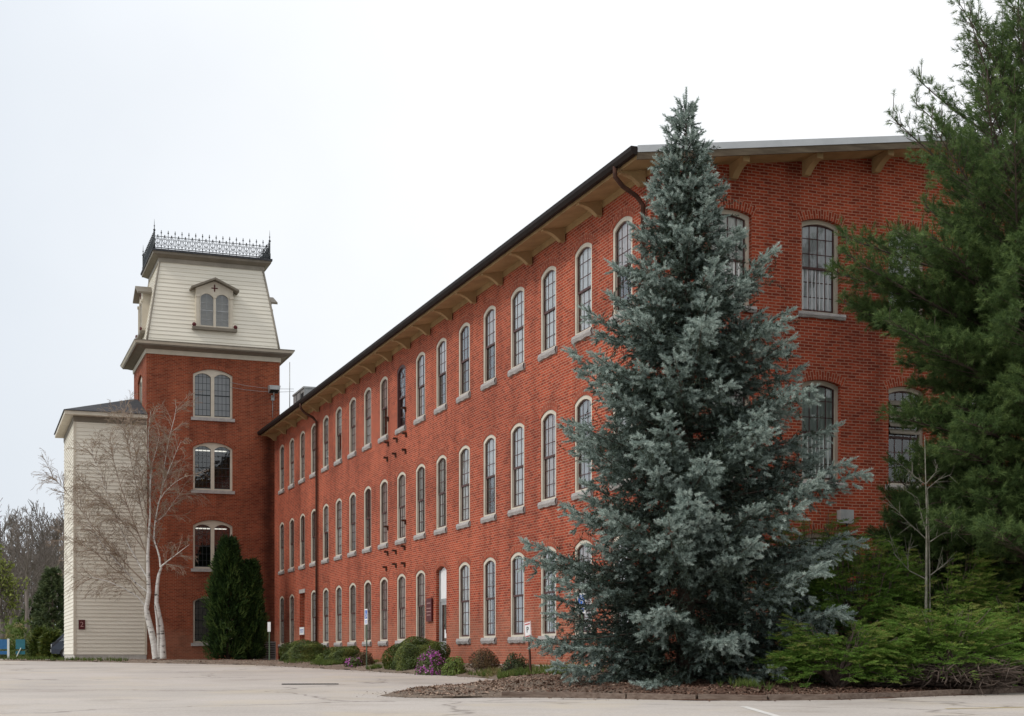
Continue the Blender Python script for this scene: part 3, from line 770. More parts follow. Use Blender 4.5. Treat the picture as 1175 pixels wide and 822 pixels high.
# cresting
zr = zm1 + .37
def cresting(L, nunits):
    m = MB(); u = L/nunits
    m.box(0, L, -.018, .018, .05, .085); m.box(0, L, -.014, .014, .60, .625)
    for i in range(nunits + 1):
        x = u*i
        m.box(x - .012, x + .012, -.012, .012, 0, .86); m.ball((x, 0, .80), (.038, .03, .05), 6, 4); m.ball((x, 0, .88), (.02, .02, .05), 5, 4)
        if i < nunits:
            xc = x + u/2
            m.ring((xc, 0, .40), .105, .014, 'y', 10); m.ring((xc, 0, .20), .07, .012, 'y', 8)
            m.tube([(x, 0, .12), (x + u*.28, 0, .30), (x + u*.1, 0, .48), (xc, 0, .60)], .012, 4)
            m.tube([(x + u, 0, .12), (x + u*.72, 0, .30), (x + u*.9, 0, .48), (xc, 0, .60)], .012, 4)
            m.box(xc - .01, xc + .01, -.01, .01, .05, .62); m.ball((xc, 0, .66), (.03, .03, .045), 6, 4)
    return m
a0, a1, b0_, b1_ = x0 - .30, x1 + .30, y0 - .30, y1 + .30
cresting(a1 - a0, 17).build('cresting', M['iron'], tw, (a0, b0_, zr)); cresting(a1 - a0, 17).build('cresting', M['iron'], tw, (a0, b1_, zr))
cresting(b1_ - b0_, 15).build('cresting', M['iron'], tw, (a0, b0_, zr), math.pi/2); cresting(b1_ - b0_, 15).build('cresting', M['iron'], tw, (a1, b0_, zr), math.pi/2)
for xx in (a0, a1):
    for yy in (b0_, b1_):
        fi = MB(); fi.tube([(0, 0, 0), (0, 0, .3), (0, 0, .31), (0, 0, .8), (0, 0, .9), (0, 0, 1.45)], [.05, .05, .035, .035, .022, .004], 8)
        fi.ball((0, 0, .92), .06); fi.ball((0, 0, 1.12), .035); fi.build('finial', M['iron'], tw, (xx, yy, zr - .02))
# tower windows: two arched lights in one frame
def twin_window(hw, h, rise, name='window', label=None):
    p = MB(); lw = (hw*2 - .10*2 - .17)/4
    lights = [(hw - .085 - lw, lw, .09, h - .16 - .05, .17), (hw + .085 + lw, lw, .09, h - .16 - .05, .17)]
    wall(p, (-hw, .09, 0), (1, 0, 0), (0, 1, 0), hw*2, 0, lambda u: arch_z(hw, h, rise, u - hw), lights, .1)
    s = MB()
    for uc, l, vb, vt, rs in lights:
        c = uc - hw
        zt = lambda u: arch_z(l, vt, rs, u)
        for j in (-1, 1): s.box(c + j*l - .02, c + j*l + .02, .16, .19, vb, zt(l - .001))
        for j in range(1, 4): s.box(c - l + 2*l*j/4 - .008, c - l + 2*l*j/4 + .008, .165, .185, vb, zt(-l + 2*l*j/4))
        s.box(c - l, c + l, .155, .195, vb, vb + .05); s.box(c - l, c + l, .155, .195, h*.46, h*.46 + .045)
        for j in range(1, 7):
            if j == 3: continue
            s.box(c - l, c + l, .168, .182, vb + (vt - vb)*j/6.5 - .008, vb + (vt - vb)*j/6.5 + .008)
    g = MB(); g.face([(-hw + .05, .18, .05), (hw - .05, .18, .05), (hw - .05, .18, h - .3), (0, .18, h - .1), (-hw + .05, .18, h - .3)])
    sl = MB(); sl.box(-hw - .1, hw + .1, -.07, .12, -.15, 0)
    return p.mesh('window'), s.mesh('sash'), g.mesh('glass'), sl.mesh('sill')
tp_, ts_, tg_, tl_ = twin_window(THW, TR[0][1] - TR[0][0], .27)
for me, m_ in ((tp_, M['trim']), (ts_, M['iron']), (tg_, M['glass_tower']), (tl_, M['stone'])): me.materials.append(m_)
lampm, lnt, lb = mat('lit_fitting'); lb.inputs['Emission Color'].default_value = (1, .96, .85, 1); lb.inputs['Emission Strength'].default_value = 1.2
def place_twin(loc, rz, cm=None, lamp=False):
    f = bpy.data.objects.new('window', tp_); COL.objects.link(f); f.parent = tw; f.location = loc; f.rotation_euler = (0, 0, rz)
    for n_, me in (('sash', ts_), ('glass', tg_), ('sill', tl_)):
        c = bpy.data.objects.new(n_, me); COL.objects.link(c); c.parent = f
    if cm is not None:
        c = MB(); c.face([(-.9, .4, .05), (.9, .4, .05), (.9, .4, 2.3), (-.9, .4, 2.3)]); c.build('window_blind', cm, f)
    if lamp:
        c = MB(); c.box(-.75, .75, .5, .6, 1.98, 2.03); c.build('ceiling_lamp', lampm, f)
place_twin((TC, 0, TR[0][0] + dz), 0, M['curtain'][1]); place_twin((TC, 0, TR[1][0] + dz), 0, None, True)
place_twin((TC, 0, TR[2][0] + dz), 0, None, True); place_twin((TC, 0, TR[3][0] + dz), 0, M['curtain'][2])
place_twin((XL, DEP/2, TR[0][0] + dz), -math.pi/2, M['curtain'][1])
# dormers
def dormer(loc, rz):
    hw, h = .90, 1.80
    # body: front plate with two arched lights under a small gable, then cheeks back into the mansard
    p = MB(); pk = lambda u: h + .10 + .40*(1 - abs(u - hw)/hw)
    lw = .31
    lights = [(hw - .06 - lw, lw, .10, 1.66, .22), (hw + .06 + lw, lw, .10, 1.66, .22)]
    wall(p, (-hw, 0, 0), (1, 0, 0), (0, 1, 0), hw*2, 0, pk, lights, .08)
    for s in (-1, 1):
        p.face([(s*hw, 0, 0), (s*hw, .9, 0), (s*hw, .9, h + .1), (s*hw, 0, h + .1)][::s])
        p.box(s*(hw - .08) - .07, s*(hw - .08) + .07, -.05, -.002, .0, 1.5); p.box(s*(hw - .08) - .10, s*(hw - .08) + .10, -.09, -.002, 1.46, 1.58)
    p.box(-.06, .06, -.05, -.002, 0, 1.46); p.box(-.09, .09, -.08, -.002, 1.46, 1.56)
    d = p.build('dormer', M['trim'], tw, loc, rz)
    r = MB()
    for s in (-1, 1):
        r.hexa([(0, -.28, h + .52), (s*1.16, -.28, h + .0), (s*1.16, .95, h + .0), (0, .95, h + .52), (0, -.28, h + .62), (s*1.16, -.28, h + .10), (s*1.16, .95, h + .10), (0, .95, h + .62)][::1] if s > 0 else
               [(s*1.16, -.28, h + .0), (0, -.28, h + .52), (0, .95, h + .52), (s*1.16, .95, h + .0), (s*1.16, -.28, h + .10), (0, -.28, h + .62), (0, .95, h + .62), (s*1.16, .95, h + .10)])
    r.build('dormer_roof', M['trim_dark'], d)
    s_ = MB(); s_.box(-1.08, 1.08, -.16, .1, -.14, 0); s_.build('sill', M['trim_dark'], d)
    g = MB(); g.face([(-.75, .06, .06), (.75, .06, .06), (.75, .06, 1.68), (-.75, .06, 1.68)]); g.build('glass', M['glass_tower'], d)
    b = MB(); b.box(-.72, .72, .5, .52, 0, 1.7); b.build('window_blind', M['curtain'][1], d)
    sa = MB()
    for uc in (-.37, .37):
        sa.box(uc - lw, uc + lw, .03, .06, .82, .87); sa.box(uc - .01, uc + .01, .035, .055, .1, 1.62)
        for z in (.4, 1.2): sa.box(uc - lw, uc + lw, .035, .055, z, z + .018)
        for j in (-1, 1): sa.box(uc + j*lw - .02, uc + j*lw + .02, .03, .06, .1, 1.46)
    sa.build('sash', M['galv'], d)
    o = MB()
    zc_ = 1.93
    o.ball((0, -.02, zc_ + .17), (.05, .02, .12), 8, 6); o.ball((-.13, -.02, zc_ + .02), (.12, .02, .04), 8, 6); o.ball((.13, -.02, zc_ + .02), (.12, .02, .04), 8, 6)
    o.ball((0, -.02, zc_ - .12), (.045, .02, .12), 8, 6); o.ball((0, -.03, zc_ + .02), (.06, .03, .06), 8, 6)
    po = o.build('pediment_ornament', M['sign_maroon'], d); po.location = (0, 0, zc_*.3); po.scale = (.7, 1, .7)
    for s in (-1, 1):
        ro = MB(); ro.ball((s*1.0, -.12, .09), (.10, .06, .10), 10, 8); ro.build('rosette', M['sign_maroon'], d)
zd = 15.95 + dz
dormer(((XL + XR)/2 + .03, .05, zd), 0); dormer((XL + .05, DEP/2, zd), -math.pi/2); dormer((XR - .05, DEP/2, zd), math.pi/2)

# ------------------------------------------------------------------ ANNEX
AL, AR, AD = -9.55, -6.203, 7.4
ax = thing('clapboard_annex', 'narrow cream clapboard annex with dark hipped roof beside the brick tower', 'building', TO, ANG)
za0, za1 = .32, 11.28 + dz
s = MB()
clapboards(s, (AL, -.06, 0), (1, 0, 0), (0, 1, 0), (lambda z: (.08, AR - AL - .02, 0), za0, za1), .178)
clapboards(s, (AL, AD, 0), (0, -1, 0), (1, 0, 0), (lambda z: (0, AD + .06 - .08, 0), za0, za1), .178)
s.build('siding', M['siding'], ax)
bk = MB(); bk.face([(AR, AD, -.3), (AL, AD, -.3), (AL, AD, za1), (AR, AD, za1)]); bk.build('rear_wall', M['siding'], ax)
cb = MB(); cb.box(AL - .03, AL + .09, -.095, .06, za0 - .02, za1 - .05); cb.build('corner_board', M['trim'], ax)
cb = MB(); cb.box(AR - .09, AR + .02, -.092, -.04, za0 - .02, za1 - .05); cb.build('corner_board', M['trim'], ax)
fd = MB(); fd.box(AL + .02, AR - .002, -.055, AD - .02, -.4, za0); fd.build('foundation', M['concrete'], ax)
ev = MB(); ev.box(AL - .04, AR + .0, -.10, AD, za1 - .28, za1); ev.build('frieze', M['trim_dark'], ax)
ev = MB(); ev.box(AL - .45, AR - .004, -.50, AD + .4, za1 + .003, za1 + .20); ev.build('eave', M['trim'], ax)
r = MB(); e0, e1, f0, f1, zz = AL - .50, AR - .003, -.56, AD + .45, za1 + .205
ap = (AR - .30, AD/2, 12.85 + dz); ap2 = (AR - .003, AD/2, 12.85 + dz)
r.face([(e0, f0, zz), (e1, f0, zz), ap2, ap]); r.face([(e0, f1, zz), (e0, f0, zz), ap]); r.face([(e1, f1, zz), (e0, f1, zz), ap, ap2]); r.face([(e0, f0, zz - .03), (e0, f1, zz - .03), (e1, f1, zz - .03), (e1, f0, zz - .03)])
r.face([(e0, f0, zz - .03), (e1, f0, zz - .03), (e1, f0, zz), (e0, f0, zz)]); r.face([(e0, f1, zz - .03), (e0, f0, zz - .03), (e0, f0, zz), (e0, f1, zz)])
r.build('roof', M['slate'], ax)

# ------------------------------------------------------------------ fixtures and signs
def text_mesh(txt, size, depth=.004):
    cu = bpy.data.curves.new('lettering', 'FONT'); cu.body = txt; cu.size = size; cu.extrude = depth; cu.align_x = 'CENTER'; cu.align_y = 'CENTER'
    o = bpy.data.objects.new('lettering', cu); COL.objects.link(o)
    dg_ = bpy.context.evaluated_depsgraph_get()
    me = bpy.data.meshes.new_from_object(o.evaluated_get(dg_))
    bpy.data.objects.remove(o); bpy.data.curves.remove(cu)
    return me
def stand_text(txt, size, m_, parent, loc):
    o = link('lettering', text_mesh(txt, size), m_, parent, loc); o.rotation_euler = (math.pi/2, 0, 0); return o
# annex plaque with a 2
pq = thing('plaque_sign', 'small dark red plaque on the cream clapboard annex wall', 'sign', mill(0, LEN, 0) + Vector((0, 0, 0)), ANG)
kx = -9.20; pz = zpx(717, 70.2)
pq.location = Vector(TO) + Vector((kx*CA + .10*SA, kx*SA - .10*CA, 0)); pq.location.z = pz
b = MB(); b.box(-.15, .15, -.02, .02, -.23, .23); b.build('panel', M['sign_maroon'], pq)
stand_text('2', .34, M['letter'], pq, (0, -.024, 0))
# plaque beside the door
loc = mill(-.02, T0 + DT*6.5 - .02, 0); loc.z = zpx(700, loc.y)
pq = thing('plaque_sign', 'dark red plaque on brick beside the arched glass door', 'sign', loc, ANG - math.pi/2)
b = MB(); b.box(-.29, .29, -.05, .0, -.38, .38); b.build('panel', M['sign_maroon'], pq)
b = MB()
for z, l in ((.22, .2), (.05, .24), (-.06, .24), (-.17, .2)): b.box(-l, l, -.054, -.05, z - .012, z + .012)
b.build('lettering', M['letter'], pq)
loc = mill(-.0, T0 + DT*15, 0); loc.z = zpx(724, loc.y)
pq = thing('notice_board', 'small white notice across the bricked up doorway', 'sign', loc, ANG - math.pi/2)
b = MB(); b.box(-.46, .46, -.03, .0, -.18, .16); b.build('panel', M['white'], pq)
b = MB(); b.box(-.36, .36, -.034, -.03, .02, .06); b.box(-.30, .30, -.034, -.03, -.07, -.04); b.build('lettering', M['blue_sign'], pq)
# signs on posts
def wheelchair(parent, s, z, m_):
    b = MB(); y_ = -.022
    b.ball((-.02*s, y_, z + .30*s), (.05*s, .004, .05*s), 10, 6)
    for pts in ([(-.02, .22), (.0, .03)], [(-.01, .13), (.14, .12)], [(.0, .03), (.15, .02)], [(.15, .02), (.22, -.17)], [(.22, -.17), (.28, -.15)]):
        b.tube([(x*s, y_, z + q*s) for x, q in pts], .022*s, 6)
    b.tube([(.02*s + .16*s*math.cos(t), y_, z - .08*s + .16*s*math.sin(t)) for t in np.linspace(R(110), R(345), 12)], .02*s, 6)
    b.build('wheelchair_symbol', m_, parent)
def bedz_probe(x, y): return bed_z(x, y)
def post_sign(px, pyb, off, ztop_py, w_, h_, label, kind, rz, lean=0.0, postm='green_post'):
    x, y = strip_pt(px, off); zb = bed_z(x, y) - .08
    zt = zpx(ztop_py, y) - zb
    t = thing('parking_sign', label, 'sign', (x, y, zb), rz, 'signs on posts along the planting strip')
    t.rotation_euler = (0, lean, rz)
    p = MB(); p.box(-.03, .03, -.006, .006, 0, zt - .02); p.box(-.03, -.024, -.006, .022, 0, zt - .02); p.box(.024, .03, -.006, .022, 0, zt - .02)
    p.build('post', M[postm], t)
    b = MB(); b.box(-w_/2, w_/2, -.016, -.008, zt - h_, zt); pl = b.build('panel', M['white'], t)
    if kind == 'chair':
        b = MB(); b.box(-w_*.42, w_*.42, -.019, -.016, zt - h_*.62, zt - h_*.08); b.build('blue_field', M['blue_sign'], pl)
        wheelchair(pl, w_*1.15, zt - h_*.38, M['white'])
        b = MB(); b.box(-w_*.35, w_*.35, -.018, -.016, zt - h_*.80, zt - h_*.74); b.box(-w_*.3, w_*.3, -.018, -.016, zt - h_*.92, zt - h_*.87); b.build('lettering', M['blue_sign'], pl)
    elif kind == 'park':
        o = stand_text('P', h_*.42, M['sign_black'], pl, (0, -.018, zt - h_*.42))
        b = MB(); 
        for z0_, z1_ in ((.01, .035), (.965, .99)): b.box(-w_*.46, w_*.46, -.018, -.016, zt - h_*z1_, zt - h_*z0_)
        for j in (-1, 1): b.box(j*w_*.44 - .006, j*w_*.44 + .006, -.018, -.016, zt - h_*.97, zt - h_*.03)
        b.box(-w_*.36, w_*.36, -.018, -.016, zt - h_*.16, zt - h_*.10); b.box(-w_*.36, w_*.36, -.018, -.016, zt - h_*.76, zt - h_*.70); b.box(-w_*.3, w_*.3, -.018, -.016, zt - h_*.88, zt - h_*.83)
        b.build('lettering', M['sign_red'], pl)
    return t

# ------------------------------------------------------------------ ground, lot, beds
g = MB()
ys = [-60, 71, 2500]
for a, b in zip(ys[:-1], ys[1:]):
    g.face([(-1800, a, lotz(a) - .012), (1800, a, lotz(a) - .012), (1800, b, lotz(b) - .012), (-1800, b, lotz(b) - .012)])
tag(g.build('ground', M['ground']), kind='structure')
g = MB()
def ed(x): return 88.0 + .8*math.sin(x*.7) + (9 if x > -27 else 0)
for a, b in ((-40, 0), (0, 71)): g.face([(-55, a, lotz(a)), (45, a, lotz(a)), (45, b, lotz(b)), (-55, b, lotz(b))])
xs = np.arange(-55, 45.1, 1.0)
for a, b in zip(xs[:-1], xs[1:]): g.face([(a, 71, lotz(71)), (b, 71, lotz(71)), (b, ed(b), lotz(80)), (a, ed(a), lotz(80))])
tag(g.build('parking_lot', M['lot']), kind='structure')
# planting bed outline in world x,y
def toxy(px, py):            # a point of the lot surface seen at that pixel
    Y = (CAMZ - .015)/((py - HY)/F + .0098); return ray(px, Y), Y
EDGE = [(-24.3, 70.0), toxy(90, 759.5), toxy(170, 761), toxy(250, 762.5), toxy(296, 763.5), toxy(330, 765), toxy(369, 767.3), toxy(421, 770), toxy(436, 771.2), toxy(470, 773.2), toxy(518, 775.6), toxy(560, 778.5), toxy(576, 780.5),
        toxy(560, 785), toxy(520, 790), toxy(480, 793.5), toxy(452, 796), toxy(446, 798.3), toxy(462, 800.5), toxy(520, 801.5), toxy(575, 800.5), toxy(640, 800.5), toxy(720, 802.3), toxy(800, 803.8), toxy(880, 804), toxy(960, 803), toxy(1030, 800.6), toxy(1100, 797.8), toxy(1175, 794.5), toxy(1260, 790)]
KERB = EDGE[20:]
WALLS = [tuple(mill(WID, -.0)[:2]), tuple(mill(0, 0)[:2]), tuple(mill(0, LEN)[:2]), tuple(mill(AL, LEN)[:2])]
POLY = np.array(EDGE + [(22, 36), tuple(mill(WID + 3, 1)[:2]), tuple(mill(.6, .6)[:2]), tuple(mill(.6, LEN + .5)[:2]), tuple(mill(AL - .5, LEN + .5)[:2])])
EDGEA = np.array(EDGE); WALLA = np.array(WALLS)
def dist_line(P, L):
    d = np.full(len(P), 1e9)
    for a, b in zip(L[:-1], L[1:]):
        ab = b - a; t = np.clip(((P - a) @ ab)/(ab @ ab), 0, 1)
        d = np.minimum(d, np.linalg.norm(P - (a + t[:, None]*ab), axis=1))
    return d
def inside(P, poly):
    c = np.zeros(len(P), bool); n = len(poly)
    for i in range(n):
        (x1, y1), (x2, y2) = poly[i], poly[i-1]
        cond = ((y1 > P[:, 1]) != (y2 > P[:, 1])) & (P[:, 0] < (x2 - x1)*(P[:, 1] - y1)/(y2 - y1 + 1e-12) + x1)
        c ^= cond
    return c
PH = rng.uniform(0, 6.28, 8)
def bed_h(P):
    de, dw = dist_line(P, EDGEA), dist_line(P, WALLA)
    lz = .015 + .0098*np.clip(P[:, 1], -60, 71)
    w_ = de/(de + dw + 1e-6)
    x, y = P[:, 0], P[:, 1]
    lump = .035*(np.sin(x*2.1 + PH[0])*np.sin(y*1.7 + PH[1]) + .6*np.sin(x*5.3 + PH[2])*np.sin(y*4.4 + PH[3])) + .012*np.sin(x*13 + PH[4])*np.sin(y*11 + PH[5])
    edge_up = np.clip(de/.25, 0, 1)
    return lz + .012 + edge_up*(.05 + (GB + .0 - lz - .03)*np.clip(w_, 0, 1) + lump*np.clip(de/.5, 0, 1))
def bed_z(x, y): return float(bed_h(np.array([[x, y]]))[0])
def bed_mesh():
    step = .22
    me_v, me_f = [], []
    xs = np.arange(-26, 24, step); ysb = np.arange(23, 76, step)
    X, Y = np.meshgrid(xs, ysb, indexing='ij'); P = np.stack([X.ravel(), Y.ravel()], 1)
    ok = inside(P, POLY) & (dist_line(P, EDGEA) > .10)
    # keep only the part in front of the walls
    Z = np.zeros(len(P)); Z[ok] = bed_h(P[ok])
    idx = -np.ones(len(P), int); idx[ok] = np.arange(ok.sum())
    V = np.column_stack([P[ok], Z[ok]])
    I = idx.reshape(X.shape)
    a, b, c, d = I[:-1, :-1], I[1:, :-1], I[1:, 1:], I[:-1, 1:]
    m = (a >= 0) & (b >= 0) & (c >= 0) & (d >= 0)
    faces = np.stack([a[m], b[m], c[m], d[m]], 1)
    me = bpy.data.meshes.new('planting_bed'); me.from_pydata(V.tolist(), [], faces.tolist()); 
    me.polygons.foreach_set('use_smooth', np.ones(len(faces), bool)); me.update()
    return me
tag(link('planting_bed', bed_mesh(), M['mulch']), kind='structure')
# rim of the bed: an irregular spill of mulch onto the lot
rm = MB(); rr = random.Random(5)
fine = []
for a, b in zip(EDGE[:-1], EDGE[1:]):
    n = max(1, int(math.dist(a, b)/.16))
    for i in range(n): fine.append((a[0] + (b[0]-a[0])*i/n, a[1] + (b[1]-a[1])*i/n))
fa_ = np.array(fine)
tang = np.gradient(fa_, axis=0); tang /= np.linalg.norm(tang, axis=1)[:, None] + 1e-9
nrm = np.stack([-tang[:, 1], tang[:, 0]], 1)       # to the left of travel = into the bed
ph = np.arange(len(fa_))
out = fa_ - nrm*(.06 + .07*np.sin(ph*.9) + .06*np.sin(ph*.37 + 1) + rng.uniform(-.05, .05, len(fa_)))[:, None]
inn = fa_ + nrm*.45
oz = .015 + .0098*np.clip(out[:, 1], -60, 71) + .005
mz = .015 + .0098*np.clip(fa_[:, 1], -60, 71) + .035
iz = bed_h(inn) + .003
for i in range(len(fa_) - 1):
    A = lambda arr, z, j: (arr[j, 0], arr[j, 1], z[j])
    rm.face([A(out, oz, i), A(out, oz, i+1), A(fa_, mz, i+1), A(fa_, mz, i)], smooth=True); rm.face([A(fa_, mz, i), A(fa_, mz, i+1), A(inn, iz, i+1), A(inn, iz, i)], smooth=True)
tag(rm.build('bed_edge', M['mulch']), kind='structure')
# timber kerb along the front
kb = MB()
for a, b in zip(KERB[:-1], KERB[1:]):
    n = max(1, int(math.dist(a, b)/2.0))
    for i in range(n):
        p = [a[0] + (b[0]-a[0])*(i + .01)/n, a[1] + (b[1]-a[1])*(i + .01)/n]; q = [a[0] + (b[0]-a[0])*(i + .99)/n, a[1] + (b[1]-a[1])*(i + .99)/n]
        j = rr.uniform(-.012, .012)
        kb.beam((p[0], p[1] - .02, lotz(p[1]) + .03 + j), (q[0], q[1] - .02, lotz(q[1]) + .03 - j), .13, .13)
tag(kb.build('kerb', M['timber']), kind='structure')
# painted lines, drain
def strip(name, p, q, w_, m_, dzz=.004):
    p, q = Vector((*p, 0)), Vector((*q, 0)); d = (q - p).normalized(); n = Vector((-d.y, d.x, 0))*w_/2
    b = MB(); b.face([(*(c[:2]), lotz(c.y) + dzz) for c in (p - n, q - n, q + n, p + n)])
    return tag(b.build(name, m_), kind='structure')
strip('parking_line', toxy(853, 811), toxy(898, 824), .11, M['line']); strip('parking_line', toxy(1085, 813.5), toxy(1175, 812), .09, M['yellow'], .0045)
p = toxy(356, 785.5)
dr_ = thing('drain_grate', 'flat dark iron grate set into the pale pavement', 'drain', (p[0], p[1], lotz(p[1]) + .004), .12)
b = MB(); b.box(-.62, .62, -.18, -.13, 0, .012); b.box(-.62, .62, .13, .18, 0, .012); b.box(-.62, -.57, -.13, .13, 0, .012); b.box(.57, .62, -.13, .13, 0, .012)
for i in range(14): b.box(-.54 + .08*i, -.50 + .08*i, -.13, .13, 0, .010)
b.build('grate', M['iron'], dr_)
b = MB(); b.box(-.57, .57, -.13, .13, -.001, .003); b.build('pit', M['dark'], dr_)

post_sign(420.5, 767, 2.25, 699, .32, .50, 'white and blue disabled parking sign on a green post between hedges', 'chair', -R(68))
post_sign(609, 772, 1.75, 713, .31, .48, 'white and red parking sign on a leaning rusty post near brown shrubs', 'park', -R(60), -.10, 'rust')
post_sign(309, 758, 2.0, 714, .16, .42, 'narrow white sign on a thin post beside the arborvitae', 'plain', ANG - R(45))
post_sign(668, 775, 1.15, 681, .32, .46, 'blue disabled parking sign half hidden by the blue spruce', 'chair', -R(58))

# floodlight on the tower, mast, roof unit, box, condenser, cables
loc = mill(-.10, LEN - .01, 0); loc.z = zpx(449, 73.2)
fl = thing('floodlight', 'grey box floodlight high on the brick tower corner', 'lamp', loc, ANG)
b = MB(); b.hexa([(-.24, -.62, .0), (.24, -.62, .0), (.24, -.16, -.12), (-.24, -.16, -.12), (-.28, -.62, .20), (.28, -.62, .20), (.28, -.16, .24), (-.28, -.16, .24)]); b.build('housing', M['galv'], fl)
b = MB(); b.face([(-.21, -.60, -.006), (-.21, -.20, -.115), (.21, -.20, -.115), (.21, -.60, -.006)]); b.build('lens', M['dark'], fl)
b = MB(); b.tube([(0, -.3, -.02), (0, -.3, -.2), (0, -.004, -.3)], .03, 6); b.box(-.08, .08, -.05, 0, -.45, -.2); b.tube([(0, -.02, -.45), (0, -.02, -1.3)], .015, 5); b.build('arm', M['galv'], fl)
x_ = .75; ya = 39.6
loc = mill(x_, ya, GB + rooftop(x_ + .4) + .0)
ru = thing('rooftop_unit', 'grey metal ventilation unit on the mill roof near the tower', 'vent unit', loc, ANG)
b = MB(); b.box(0, 1.3, 0, 2.5, -.25, 1.42); b.box(-.04, 1.34, -.04, 2.54, 1.42, 1.5); b.build('casing', M['galv'], ru)
b = MB(); b.box(-.012, -.002, .15, .7, .2, 1.25); b.build('intake', M['dark'], ru)
b = MB()
for y_ in (.85, 1.65): b.box(-.018, -.001, y_, y_ + .03, 0, 1.42)
b.build('seam', M['iron'], ru)
loc = mill(.55, 42.0, GB + rooftop(.55) - .02)
ms_ = thing('antenna_mast', 'thin pale mast standing at the roof edge beside the tower', 'mast', loc, ANG)
b = MB(); b.tube([(0, 0, 0), (0, 0, 3.2)], .022, 6); b.build('pole', M['galv'], ms_)
b = MB(); b.tube([(-.25, 0, .62), (.1, 0, .62)], .02, 6); b.ball((-.28, 0, .62), .05); b.build('arm', M['galv'], ms_)
loc = mill(4.98, -.006, 0); loc.z = zpx(594, loc.y)
ub = thing('utility_box', 'small grey utility box on the brick gable between spruce and pine', 'electrical box', loc, ANG)
b = MB(); b.box(-.17, .17, -.16, -.001, -.14, .16); b.box(-.18, .18, -.175, -.16, -.15, .17); b.build('casing', M['galv'], ub)
b = MB(); b.tube([(.05, -.08, -.14), (.05, -.08, -.3), (.05, -.03, -.4)], .02, 6); b.build('cable', M['iron'], ub)
loc = mill(-.75, 41.6, 0); loc.z = bed_z(loc.x, loc.y) - .02
ac = thing('air_conditioner', 'dark grey condenser box between the arborvitae and the clipped hedge', 'air conditioner', loc, ANG)
b = MB(); b.box(-.45, .45, -.45, .45, .05, .95); b.build('casing', M['galv'], ac)
b = MB()
for i in range(9): b.box(-.40, .40, -.462, -.452, .14 + .085*i, .18 + .085*i)
b.build('grille', M['dark'], ac)
b = MB(); b.ring((0, 0, .96), .34, .02, 'z', 16); b.ring((0, 0, .96), .2, .012, 'z', 16); b.build('fan_guard', M['iron'], ac)
for i, (za, zb, lb_) in enumerate(((439, 446.5, 'upper thin pale cable strung across the tower brickwork'), (444.5, 449.5, 'lower thin pale cable strung across the tower brickwork'))):
    p = mill(-2.2, LEN - .05, 0); q = mill(.9, LEN - .3, 0); p.z = zpx(za, p.y); q.z = zpx(zb, q.y)
    md = (p + q)/2 - Vector((0, 0, .10)); b = MB(); b.tube([p, (p + md)/2 - Vector((0, 0, .03)), md, (q + md)/2 - Vector((0, 0, .03)), q], .010, 4)
    tag(b.build('cable', M['galv']), lb_, 'cable', 'cables on the tower')

# ------------------------------------------------------------------ foliage kit (numpy)
def unit(a): return a/(np.linalg.norm(a, axis=-1, keepdims=True) + 1e-9)
def brush(Pp, D, L, n, nl, ang, w_, tint, jit=.35, s0=0.0, droop=0.0, flat=None):
    """n needle triangles round every shoot axis P -> P + D*L"""
    m = len(Pp); D = unit(D)
    ref = np.where(np.abs(D[:, 2:3]) < .9, np.array([[0, 0, 1.0]]), np.array([[1.0, 0, 0]]))
    A = unit(np.cross(D, ref)); B = np.cross(D, A)
    k = np.arange(n)[None, :]
    s = s0 + (1 - s0)*(k + rng.uniform(0, 1, (m, n)))/n
    phi = k*2.39996 + rng.uniform(0, 6.28, (m, 1)) + rng.normal(0, .3, (m, n))
    al = ang + rng.normal(0, jit*ang, (m, n)); al = np.where(s > .9, al*.5, al)
    rad = A[:, None]*np.cos(phi)[..., None] + B[:, None]*np.sin(phi)[..., None]
    if flat is not None: rad[..., 2] *= flat
    dirn = unit(D[:, None]*np.cos(al)[..., None] + rad*np.sin(al)[..., None])
    dirn[..., 2] -= droop
    base = Pp[:, None] + D[:, None]*(s*np.reshape(L, (-1, 1)))[..., None]
    ln = np.reshape(nl, (-1, 1))*rng.uniform(.7, 1.15, (m, n))
    tip = base + dirn*ln[..., None]
    side = unit(np.cross(dirn, rng.normal(0, 1, (m, n, 3))))*(np.reshape(w_, (-1, 1))*.5)[..., None]
    T = np.stack([base - side, base + side, tip], 2).reshape(-1, 3, 3)
    tt = np.clip(np.repeat(tint, n) + rng.normal(0, .07, m*n), 0, 1)
    return T, tt
def leaves(Pp, Nn, size, tint):
    m = len(Pp); a = unit(np.cross(Nn, rng.normal(0, 1, (m, 3)))); b = unit(np.cross(Nn, a))
    s = np.reshape(size, (-1, 1))
    p0, p1, p2, p3 = Pp - a*s*.5, Pp + b*s*.28, Pp + a*s*.5, Pp - b*s*.28
    T = np.concatenate([np.stack([p0, p1, p2], 1), np.stack([p0, p2, p3], 1)])
    return T, np.concatenate([tint, tint])
def curve_pts(p, d, L, n, up, wig=.0):
    out = [np.array(p, float)]; d = np.array(d, float)
    for i in range(n):
        d = d/np.linalg.norm(d); out.append(out[-1] + d*L/n)
        d = d + np.array([0, 0, up/n]) + rng.normal(0, wig, 3)
    return out

